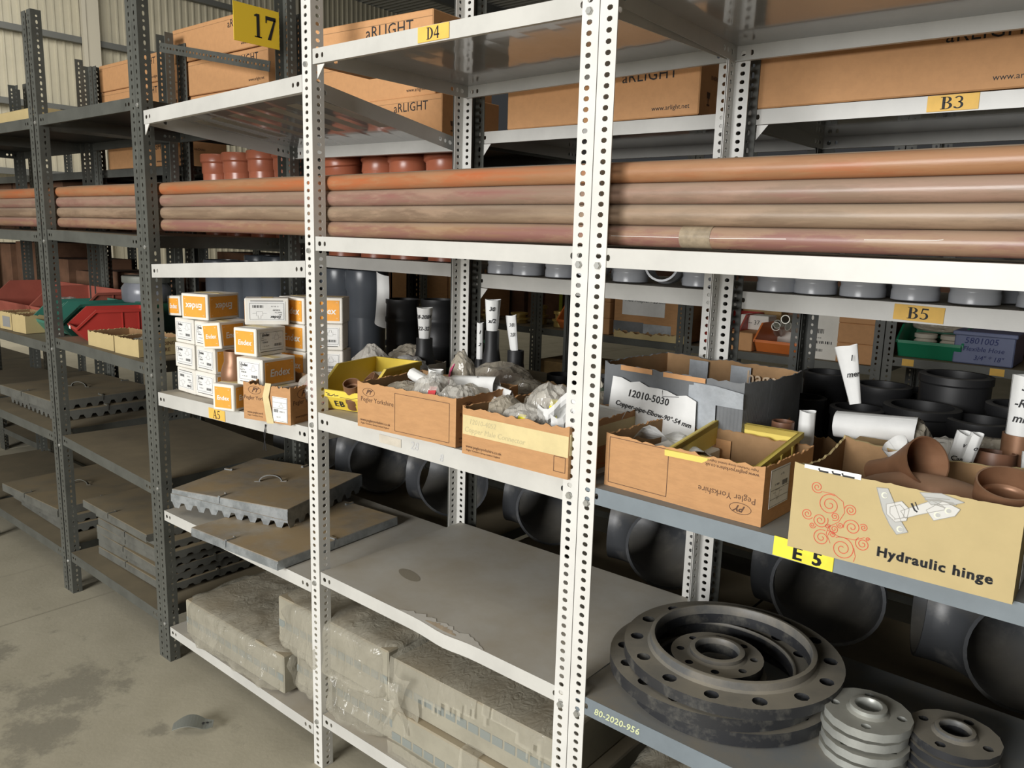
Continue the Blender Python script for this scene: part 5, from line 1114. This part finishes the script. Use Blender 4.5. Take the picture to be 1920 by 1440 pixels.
# ------------------------------------------------------------------ galvanised covers
def cover(label, w, d, h, M, m, teeth=True, tz=.016, handle=True, clips=True, group=None, plain_front=False):
    b = B(); b.cbox(-w/2, w/2, -d/2, d/2, h-.012, h, .002); t = .0015
    def side(L, Mx):
        nonlocal teeth
        n = max(3, int(L/.052)); p = L/n
        for i in range(n):
            a = -L/2+p*i
            if teeth:
                poly = [(a, tz), (a+p*.18, 0), (a+p*.55, 0), (a+p*.73, tz), (a+p, tz), (a+p, h-.010), (a, h-.010)]
            else: poly = [(a, 0), (a+p, 0), (a+p, h-.010), (a, h-.010)]
            b.prism(poly, 0, t, 0, Mx)
    tf = teeth; teeth = tf and not plain_front; side(w, MX((0, -d/2, 0))); teeth = tf; side(w, MX((0, d/2, 0), rz=PI)); side(d, MX((w/2, 0, 0), rz=PI/2)); side(d, MX((-w/2, 0, 0), rz=-PI/2))
    o = tag(b.obj('galvanised_cover', m, None, M), label, 'metal cover', group)
    if handle:
        c = B(); n = 12; vs = []
        for i in range(n+1):
            a = PI*i/n; x, z = -.042*math.cos(a), .026*math.sin(a)
            vs += [(x, -.006, z+h), (x, .006, z+h), (x*.93, .006, z*.92+h-.001), (x*.93, -.006, z*.92+h-.001)]
        fs = []
        for i in range(n):
            for k in range(4): fs.append((4*i+k, 4*i+(k+1) % 4, 4*i+4+(k+1) % 4, 4*i+4+k))
        c.add(vs, fs); c.box(-.058, -.036, -.007, .007, h, h+.002); c.box(.036, .058, -.007, .007, h, h+.002); c.obj('handle', m, o, MX((0, 0, 0), rz=.5))
    if clips:
        for x, y, rz in ((-w*.08, -d/2, 0), (w/2, -d*.06, PI/2), (0, d/2, PI), (-w/2, d*.1, -PI/2)):
            c = B(); c.stroke([(0, -.022), (.001, -.008), (.003, .002)], .007, .002); k = c.v; c.v = [(x_, -z_-.0005, h+y_) for x_, y_, z_ in k]
            c.box(-.002, .007, .0, .034, h+.0005, h+.005); c.box(-.001, .006, .030, .036, h+.0005, h+.008); c.obj('clip', m, o, MX((x, y, 0), rz=rz))
    return o
def place_c(cx, cy, yaw, w, d): a = math.radians(yaw); return cx-w/2*math.cos(a)-d/2*math.sin(a), cy-w/2*math.sin(a)+d/2*math.cos(a)
x, y = place_c(-1.065, -.030, 4, .45, .52); cover('galvanised cover lying under a tilted one on the white low shelf', .45, .52, .030, MX((x, y, .5895), rz=math.radians(4)), galv, False, handle=False)
x, y = place_c(-1.285, .150, 19, .47, .44); g = cover('galvanised toothed cover with strap handle lying askew on another cover', .50, .46, .068, MX((x, y+.01, .6205), rz=math.radians(18)), galv, True, .020)
B().add([(-.252,-.0026,.052), (.252,-.0026,.028), (.252,-.0026,.022), (-.252,-.0026,.022), (-.252,0,.052), (.252,0,.028), (.252,0,.022), (-.252,0,.022)], [(3,2,1,0), (0,1,5,4), (1,2,6,5), (2,3,7,6), (3,0,4,7)]).obj('flange_strip', galv, g, MX((0, -.2302, 0)))
for k, (dx, dy, yw) in enumerate(((.0, .0, 0), (-.01, .01, 1), (.0, -.005, -1), (-.005, .005, 1.5), (.01, .0, -.5), (-.02, .01, 1), (-.065, -.03, -1))):
    cover('dusty toothed metal cover in the stack on the lowest dark shelf, %s' % ('bottom', 'second', 'third', 'fourth', 'fifth', 'sixth', 'topmost')[k], .60, .50, .033, MX((-2.295+dx, .33+dy, .1795+.0338*k+(.002 if k == 6 else 0)), rz=math.radians(yw)), dgalv, True, .010, k == 6, True, 'metal covers stacked in the dark bay', True)
for k, (z, dx, dy) in enumerate(((.716, 0, .02), (.7625, -.03, -.005))): cover('dusty toothed metal cover on the waist high dark shelf, %s' % ('lower', 'upper')[k], .60, .50, .045, MX((-3.24+dx, .32+dy, z), rz=math.radians(-1+3*k)), dgalv, True, .018, k == 1, True, 'metal covers in the farthest bay', k == 1)
for k, (z, dx, dy) in enumerate(((.179, 0, .02), (.220, -.02, .0), (.262, -.05, -.03))): cover('dusty metal cover on the lowest shelf of the farthest bay, %s' % ('bottom', 'middle', 'top')[k], .60, .50, .040, MX((-3.22+dx, .32+dy, z), rz=math.radians(-1+2*k)), dgalv, k < 2, .012, k == 2, True, 'metal covers in the farthest bay', True)

# ------------------------------------------------------------------ cartons of light fittings wrapped in plastic, lowest shelves
def wrapped(label, x0, x1, y0, y1, z0, z1, seed, group='plastic wrapped fitting cartons on the lowest shelf', film_full=True, tear=None, slump=.0, bandz=.42):
    w, d, h = x1-x0, y1-y0, z1-z0; cx, cy = (x0+x1)/2, (y0+y1)/2
    o = closed_box('wrapped_carton', label, 'box', w, d, h, MX((cx, cy, z0)), fit, group, c=.004)
    def band(b):
        n = 14
        for i in range(n): b.rect(-w/2+w*(i+.08)/n, -w/2+w*(i+.92)/n, -h*.5+h*bandz-.012, -h*.5+h*bandz+.012)
    deco(o, 'window_band', fitg, face('front', w, d, h), band)
    if not tear:
        V, Fc = ICO4; vs = []; off = Vector((seed*5.1, 0, seed*2.3))
        for q in V:
            p4 = (abs(q.x)**7+abs(q.y)**7+abs(q.z)**7)**(1/7); a = q/p4
            X, Y, Z = a.x*(w/2+.010), a.y*(d/2+.012), a.z*(h/2+.010)
            n1 = noise.noise(Vector((X*7, Y*7, Z*7))+off); pl = abs(noise.noise(Vector((X*22+seed, Y*6, Z*4))+off)); n2 = 1-abs(noise.noise(Vector((X*11, Y*11, Z*11))+off))*2
            e = .012*n1+.014*pl+.008*n2; g = q.normalized()
            X += g.x*e; Y += g.y*e*1.3-(.02*max(0, -a.z) if a.y < -.9 else 0); Z += g.z*e
            vs.append((X, Y, max(Z+h/2, .001 if a.y > -.93 else -.03+.02*pl)))
        B().add(vs, Fc).obj('plastic_film', wrap, o, smooth=40); return o
    nx, nz = 110, 14; vs = []; fs = []; off = Vector((seed*5.1, 0, seed*2.3)); e = .004
    prof = [(-d/2-e, -.010-(0 if not tear else 0))]+[(-d/2-e-.006*math.sin(PI*i/6), h*i/6) for i in range(1, 6)]+[(-d/2-e*.4, h+e)]+[(-d/2+d*i/5, h+e+.004) for i in range(1, 6)]
    for i in range(nx+1):
        u = i/nx; X = -w/2-e+(w+2*e)*u
        for j, (Y, Z) in enumerate(prof):
            q = Vector((X*9, Y*9, Z*9))+off
            pl = abs(noise.noise(Vector((X*26+seed*3, Z*3.0, seed))))
            k = abs(noise.noise(q*.8))*.030+(pl*.016 if j <= 6 else abs(noise.noise(q*1.8))*.02)
            hang = -.055*abs(noise.noise(Vector((X*6, 1.0, 0))+off)) if j == 0 else 0
            if j <= 6: vs.append((X, Y-k*(.35 if j else .8), Z+hang+(k*.3 if j == 6 else 0)))
            else: vs.append((X, Y, Z+k*.55))
    m = len(prof)
    for i in range(nx):
        for j in range(m-1):
            if tear and tear(i/nx, j/(m-1), noise.noise(Vector((i*.35, j*.5, seed)))): continue
            fs.append((i*m+j, (i+1)*m+j, (i+1)*m+j+1, i*m+j+1))
    B().add(vs, fs).obj('plastic_film', wrap, o, smooth=30); return o
zC4 = lambda x: .13+(x+1.822)/.877*(-.015)
wrapped('dusty wrapped bundle alone on the lowest shelf below the galvanised covers', -1.735, -1.125, .022, .50, .1305, .262, 1)
ln = wrapped('wrapped fitting carton, lower left of the stack under the empty shelf', -1.10, -.625, .055, .50, .1675, .300, 2)
wrapped('wrapped fitting carton, upper left of the stack under the empty shelf', -1.165, -.64, .035, .48, .3015, .455, 3)
wrapped('torn wrapped fitting carton, upper right of the stack under the empty shelf', -.625, -.055, .040, .48, .3015, .440, 4, tear=lambda u, v, n: v < .30+.18*n-.1*math.sin(u*7) and u > .2)
wrapped('fitting carton with torn plastic, lower right of the stack under the empty shelf', -.610, -.015, .020, .50, .1675, .300, 5, tear=lambda u, v, n: (u < .45 and v > .1) or (v > .25+.25*n and u > .55))
for k, (x, zt, l, lean) in enumerate(((-.60, .395, .14, .12), (-.545, .43, .17, -.14))):
    b = B(); n = 14; vs = []
    for i in range(n):
        t = i/(n-1); wd = .030*(1-t*.75)
        for q in (-1, -.3, .3, 1): vs.append((q*wd+lean*t*.5, -.012*math.cos(q*1.4)-.010*math.sin(t*6+k), -l*t))
    b.add(vs, [(i*4+q, i*4+q+1, (i+1)*4+q+1, (i+1)*4+q) for i in range(n-1) for q in range(3)]).obj('torn_film', wrap, bpy.data.objects['wrapped_carton.002'], MX((x+.9025, .012-.2575, zt-.3015)), smooth=40)
wrapped('wrapped fitting carton at the very bottom right under the blue grey shelf', .06, .80, .04, .46, .1215, .25, 6)
wrapped('wrapped fitting carton on top of the bottom right one', .08, .80, .05, .45, .2515, .38, 7)
# small bracket on the floor
b = B(); n = 14; vs = []
for i in range(n):
    t = i/(n-1); x = .125*t; z = .004+.018*math.sin(PI*min(1, t*1.25))*(1 if t < .8 else .5)
    for q, dz in ((-1, 0), (1, .004)): wd = .014+.016*math.sin(PI*t)
    vs += [(x, -wd, z), (x, wd, z+.006), (x, wd, z+.0085), (x, -wd, z+.0025)]
fs = [(4*i+k, 4*i+(k+1) % 4, 4*i+4+(k+1) % 4, 4*i+4+k) for i in range(n-1) for k in range(4)]+[(3,2,1,0), tuple(4*(n-1)+k for k in range(4))]
o = tag(b.add(vs, fs).obj('metal_bracket', mat('dull_bracket', (.26, .27, .24), .5, metal=.4), None, MX((-1.40, -.215, .0), rz=.9)), 'bent strip of metal bracket lying on the concrete floor', 'bracket')
for x in (.02, .095, .108): B().lathe([(.0045, 0), (.0045, .0008), (.0001, .0008)], 10).obj('bolt_hole', black, o, MX((x, -.002, .0075 if x < .05 else .0145)))

# ------------------------------------------------------------------ bins in the dark bay
zB = 1.1305
r1 = bin_('red parts bin with sloped front on the dark shelf', .185, .29, .135, MX((-2.585, .185, zB-.004), rz=math.radians(-12)), red, fh=.48, fy=.26, by=.16)
deco(r1, 'card_slot', inkW, MX((-.04, -.1475, .054)) @ FR, lambda b: b.rect(-.016, .016, -.007, .007))
bin_('pale green parts bin between the red bin and the post', .19, .34, .135, MX((-2.83, .235, zB-.001), rz=math.radians(-7)), green, fh=.45, fy=.24, by=.12)
bin_('green parts bin half hidden by the dark post', .20, .34, .145, MX((-3.06, .25, 1.1115), rz=math.radians(-4)), green, fh=.45, fy=.24, by=.12)
cB1 = open_box('cardboard_box', 'small open carton at the front of the dark shelf beside the red bin', 'box', .215, .17, .064, MX((-2.325, .115, 1.1275), rz=.02), cardY, card_in, 71, .006)
cB2 = open_box('cardboard_box', 'small open carton of metal bits pushed against the dark post', 'box', .175, .20, .068, MX((-2.110, .130, 1.1255), rz=.05), cardY, card_in, 72, .007)
deco(cB2, 'lettering', inkB, face('right', .175, .20, .068), lambda b: (put_text(b, 'WELDING', .02, 0, .01), put_text(b, 'WIRE', .02, 0, -.014)))
for k in range(9):
    b = B(); b.sweep([(0, 0, 0), (.012, .004, .012), (.03, .0, .016), (.05, .01, .010)], .004, 6); tag(b.obj('wall_hook', dgalv, None, MX((-2.165+.045*(k % 3), .08+.045*(k//3), 1.165+.004*(k % 2)), rz=.9*k)), 'dull metal hook in the small carton against the dark post', 'hook', 'metal hooks in the small carton')
closed_box('carton', 'brown carton past the dark post beside the white cartons', 'box', .13, .3, .12, MX((-1.735-.0, .36, 1.032)), card)
b = B()
for k in range(5): b.sweep([(.0+.02*k, 0, 0), (.01+.02*k, .02, .02), (.03+.015*k, .03, .012)], .006, 8)
tag(b.obj('metal_clips', dgalv, None, MX((-1.765, .28, 1.160))), 'cluster of dull metal clips on the brown carton past the dark post', 'clips')['kind'] = 'stuff'
j = tag(B().lathe([(.100, 0), (.108, .01), (.110, .065), (.094, .088), (.094, .092), (.0001, .092)], 36).obj('jar', mat('cloudy_jar', (.33, .34, .38), .25), None, MX((-2.86, .485, 1.2565)), smooth=40), 'cloudy plastic tub with a grey lid behind the red bin', 'tub')
B().lathe([(.104, .090), (.106, .093), (.106, .118), (.102, .122), (.0001, .122)], 36).obj('lid', mat('grey_lid', (.36, .37, .33), .5), j, smooth=40)
closed_box('crate', 'dark green crate under the grey lidded tub', 'box', .36, .16, .125, MX((-2.86, .49, 1.1305)), dgreen)
bin_('large faded red bin on the far dark shelf, farther one', .56, .30, .17, MX((-3.99, .42, 1.1115), rz=.0), pinkred, fh=.42, fy=.35, by=.05)
rb = bin_('large faded red bin on the far dark shelf, nearer one', .56, .30, .17, MX((-3.42, .42, 1.1115), rz=.0), pinkred, fh=.42, fy=.35, by=.05)
bag_thing('clear bag of parts in the large faded red bin', -3.30, .30, 1.15, .08, .06, .06, bag, 73, inner=bits)
bag_thing('clear bag of pale sheets in front of the nearer faded red bin', -3.22, .46, 1.135, .12, .06, .065, bag, 74, inner=cardP)
cA = open_box('cardboard_box', 'small open carton left of the farthest double post', 'box', .14, .14, .085, MX((-3.17, .10, 1.110), rz=.05), cardY, card_in, 75, .006)
cA2 = open_box('cardboard_box', 'small printed carton at the left edge of the far dark shelf', 'box', .13, .14, .085, MX((-3.335, .10, 1.110), rz=.05), cardY, card_in, 76, .006)
deco(cA2, 'grey_print', inkG, face('front', .13, .14, .085), lambda b: b.rect(-.03, .05, -.03, .02))
bag_thing('small white bag between the cartons and the farthest double post', -2.98, .12, 1.11, .035, .04, .065, bag, 77, inner=cardP)
rr = random.Random(4)  # cartons added as dark backing, so the interior behind the bays stays dark
for k in range(11):
    hh = .26+.18*rr.random(); closed_box('carton', 'dark filler carton in the second row behind the bins, %s from the right' % ORD[k], 'box', .36, .4, hh, MX((-2.25-.47*k, Y2+.30, 1.0615)), mat('dark_filler_carton', (.20, .10, .055), .85, var=.3, vscale=8))
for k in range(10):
    closed_box('carton', 'low filler carton above the pipes in the second row, %s from the right' % ORD[k], 'box', .38, .4, min(.32, .24+.1*rr.random()), MX((-2.98-.42*k, Y2+.32, 1.5615)), MATS['dark_filler_carton'])
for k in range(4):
    closed_box('carton', 'filler carton in the third row beyond the bins, %s from the right' % ORD[k], 'box', .5, .4, .36, MX((-3.40-.56*k, 2.5, 1.1115 if k < 1 else 1.0615)), MATS['dark_filler_carton'])
for k in range(8):  # added at the rear to cover the pale floor beyond
    closed_box('carton', 'filler carton at the rear of the third row behind the bins, %s from the left' % ORD[k], 'box', .42, .14, .33+.1*rr.random(), MX((-2.50+.45*k+(.05 if k > 5 else 0), 2.715, 1.1615 if k > 5 else 1.1115)), MATS['dark_filler_carton'])
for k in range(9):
    closed_box('carton', 'filler carton on the high shelf of the third row, %s from the right' % ORD[k], 'box', .42, .4, .30, MX((-1.20-.47*k+(0 if k < 6 else -.02), 2.5, 1.6015 if k < 6 else 1.5615)), MATS['dark_filler_carton'])
for k in range(0): closed_box('carton', 'brown carton in the dark behind the far bays, %s from the left' % ORD[k], 'box', .34, .3, .30, MX((-3.5+.42*k, Y2+.35, 1.0615)), card)

# ------------------------------------------------------------------ third row across the far aisle
z1, z2 = 1.1115, 1.1615
fx = closed_box('carton', 'carton with a handwritten sheet reading Flexible conduit across the far aisle', 'box', .44, .30, .27, MX((-1.14, 2.40, z1)), card)
sx_ = deco(fx, 'paper_sheet', paper, face('front', .44, .3, .27, -.045, .045), lambda b: b.box(-.125, .125, -.065, .065, 0, .001))
deco(sx_, 'handwriting', ink, MX((0, 0, .002)), lambda b: (put_text(b, 'Flexible conduit Brass', .026, -.005, .043, shear=.3), put_text(b, 'Male Adapter - 25 mm', .026, .01, .012, shear=.3)))
deco(fx, 'duct_tape', duct, face('front', .44, .3, .27, .03, -.085), lambda b: b.rect(-.07, .09, -.035, .025))
deco(fx, 'dark_tape', ductD, face('front', .44, .3, .27, -.13, -.085), lambda b: b.rect(-.09, .09, -.035, .03))
cc = open_box('cardboard_box', 'crushed flat carton in front of the handwritten one across the far aisle', 'box', .40, .05, .04, MX((-1.12, 2.222, z1), rz=.02), cardY, card_in, 81, .02)
for k in range(3): closed_box('carton', 'brown taped parcel left of the handwritten carton, %s' % ('lowest', 'middle', 'topmost')[k], 'box', .10, .22, .085, MX((-1.425, 2.34, z1+.0855*k)), card, seam=tape_m)
for k, (x, y, r, h) in enumerate(((-2.06, 2.32, .05, .06), (-1.93, 2.36, .035, .11), (-1.855+.09, 2.33, .04, .09), (-1.64, 2.30, .035, .07), (-2.30, 2.34, .05, .06), (-1.78, 2.45, .03, .12))):
    b = B(); b.lathe([(r, 0), (r, h*.35), (r*1.25, h*.38), (r*1.25, h*.5), (r*.8, h*.52), (r*.8, h*.8), (r*1.05, h*.82), (r*1.05, h), (r*.7, h), (r*.6, h*.1)], 20)
    tag(b.obj('brass_fitting', brass, None, MX((x, y, z1)), smooth=40), 'brass pipe fitting across the far aisle, %s of the group' % ORD[k], 'fitting', 'brass fittings across the far aisle')
for k, (x, m, h) in enumerate(((-2.13, redp, .30), (-1.68, redp, .30), (-1.98, mat('lime_tape', (.45, .5, .05), .5), .30))):
    tag(B().cbox(-.012, .012, -.004, .004, 0, h, .001).obj('hanging_strip', m, None, MX((x, 2.62, 1.1115))), '%s strip standing behind the brass fittings' % ('red', 'second red', 'lime green')[k], 'strip')
tag(B().lathe([(.06, 0), (.062, .01), (.062, .17), (.05, .19), (.0001, .19)], 24).obj('steel_canister', chrome, None, MX((-1.80, 2.55, z1)), smooth=40), 'bright steel canister behind the brass fittings', 'canister')
paper_roll('white paper roll standing among the brass fittings', -1.665, 2.32, z1+.065, .025, .028, .08)
ob = bin_('orange parts bin across the far aisle beside the dark double post', .22, .30, .13, MX((-1.62, 2.40, z1), rz=.0), orangeb, fh=.40, fy=.25); 
deco(ob, 'marker_lettering', ink, MX((0, -.1535, .045)) @ FR, lambda b: put_text(b, '32010', .03, shear=.2))
bag_thing('white paper in the orange bin by the dark double post', -1.60, 2.38, z1+.04, .07, .05, .07, paper, 82)
r3b = bin_('dark red parts bin right of the dark double post across the far aisle', .18, .28, .16, MX((-.76, 2.40, z1)), red, fh=.5)
tag(B().lathe([(.05, 0), (.055, .06), (.04, .065), (.05, .07), (.05, .10), (.03, .13), (.0001, .13)], 20).obj('valve', chrome, None, MX((-.80, 2.36, z1+.08)), smooth=40), 'metal valve in the dark red bin across the far aisle', 'valve')
closed_box('carton', 'small labelled carton left of the orange tube bin', 'box', .15, .2, .085, MX((-.655, 2.32, z1)), cardA)
o3 = bin_('orange parts bin of grey tubes across the far aisle', .235, .28, .13, MX((-.455, 2.37, z1)), orangeb, fh=.45, fy=.3)
for k, (x, z, rx, rz) in enumerate(((-.52, .10, .25, .3), (-.47, .12, .15, -.2), (-.42, .13, .2, .5), (-.40, .10, .3, -.5), (-.46, .15, .1, .1), (-.38, .13, .25, .8))):
    tag(B().hollow([(0, -.09, 0), (0, 0, .004), (0, .09, 0)], .021, .004, 16).obj('tube', chrome, None, MX((x, 2.36, z1+z), rx=-rx, rz=rz), smooth=40), 'short grey metal tube sticking out of the orange bin, %s of the bundle' % ORD[k], 'tube', 'tubes in the orange bin')
for k, (x, y, w, h, z, s) in enumerate(((-.64, 2.42, .14, .07, .0865, '-- 37'), (-.56, 2.55, .25, .12, .0, 'X'), (-.68, 2.60, .20, .07, .20, 'mm'))):
    o = closed_box('carton', ('white card box with numbers behind the small labelled carton', 'white box with a crossed lid behind the orange tube bin', 'white box standing high behind the small labelled carton')[k], 'box', w, .1, h, MX((x, y, z1+z)), wcard); deco(o, 'lettering', ink, face('front', w, .1, h), lambda b: put_text(b, s, .03))
closed_box('carton', 'plain support carton under the high white box', 'box', .2, .1, .199, MX((-.68, 2.60, z1)), cardD)
wb = closed_box('carton', 'tall white labelled carton right of the dark slotted post', 'box', .15, .25, .23, MX((-.255, 2.35, z1)), wcard)
deco(wb, 'print', ink, face('front', .15, .25, .23), lambda b: (put_text(b, '-(Bk)', .014, -.03, .09), bars(b, -.05, .0, .05, .02), bars(b, -.05, -.045, .09, .012), put_text(b, '0000 415', .010, -.03, -.02), bars(b, -.05, -.08, .05, .012)))
for k in range(3): closed_box('carton', 'plain brown carton beside the tall white one, %s' % ('bottom', 'middle', 'top')[k], 'box', .165, .25, .085, MX((-.112, 2.34, z1+.0855*k)), cardA)
gb = bin_('green parts bin of jars across the far aisle', .24, .30, .13, MX((.165, 2.37, z2)), mat('bright_green_plastic', (.02, .26, .13), .4), fh=.55, fy=.3)
for k in range(2): tag(B().lathe([(.042, 0), (.045, .05), (.036, .06), (.044, .064), (.044, .08), (.0001, .081)], 20).obj('jar', cardP, None, MX((.12+.1*k, 2.37, z2+.012)), smooth=40), 'pale jar with a lid in the green bin, %s one' % ('left', 'right')[k], 'jar')
bag_thing('pale bag laid over the jars in the green bin', .17, 2.43, z2+.10, .11, .05, .03, bagD, 83, inner=cardP)
bb = B(); bb.cbox(-.105, .105, -.13, .13, 0, .125, .004); bb.cbox(-.112, .112, -.137, .137, .112, .128, .003)
bx = tag(bb.obj('storage_box', blue, None, MX((.36, 2.36, z2))), 'blue storage box with handwritten 5801005 across the far aisle', 'box')
deco(bx, 'handwriting', inkBl, MX((0, -.1325, .06)) @ FR, lambda b: (put_text(b, '5801005', .034, -.01, .032, shear=.15), put_text(b, 'Flexible Hose', .026, 0, 0, shear=.2), put_text(b, '3/4" * 18"', .026, .02, -.034, shear=.2)))
for k, (x, wd) in enumerate(((.10, .045), (.42, .05))): o = B().cbox(-wd/2, wd/2, -.014, .014, 0, .0008, .0002).obj('label', ylab, R3[1].r, MX((x-W/2, -.2992+.0018, 1.143)) @ FR)
for k, (x, w_, h_) in enumerate(((-1.62, .50, .30), (-1.10, .36, .26), (-.62, .4, .3), (-.2, .3, .25), (.2, .4, .28))):
    o = closed_box('carton', 'brown carton under the bins across the far aisle, %s from the left' % ORD[k], 'box', w_, .35, h_, MX((x, 2.42, .6215)), cardD); deco(o, 'paper_label', paper, face('front', w_, .35, h_, w_*.28, .03), lambda b: b.box(-.05, .05, -.07, .06, 0, .001))
for k in range(3): closed_box('carton', 'tall brown carton in the third row behind the brass fittings, %s from the brass' % ORD[k], 'box', .26, .3, .40, MX((-2.50-.27*k, 2.45, z1)), card)
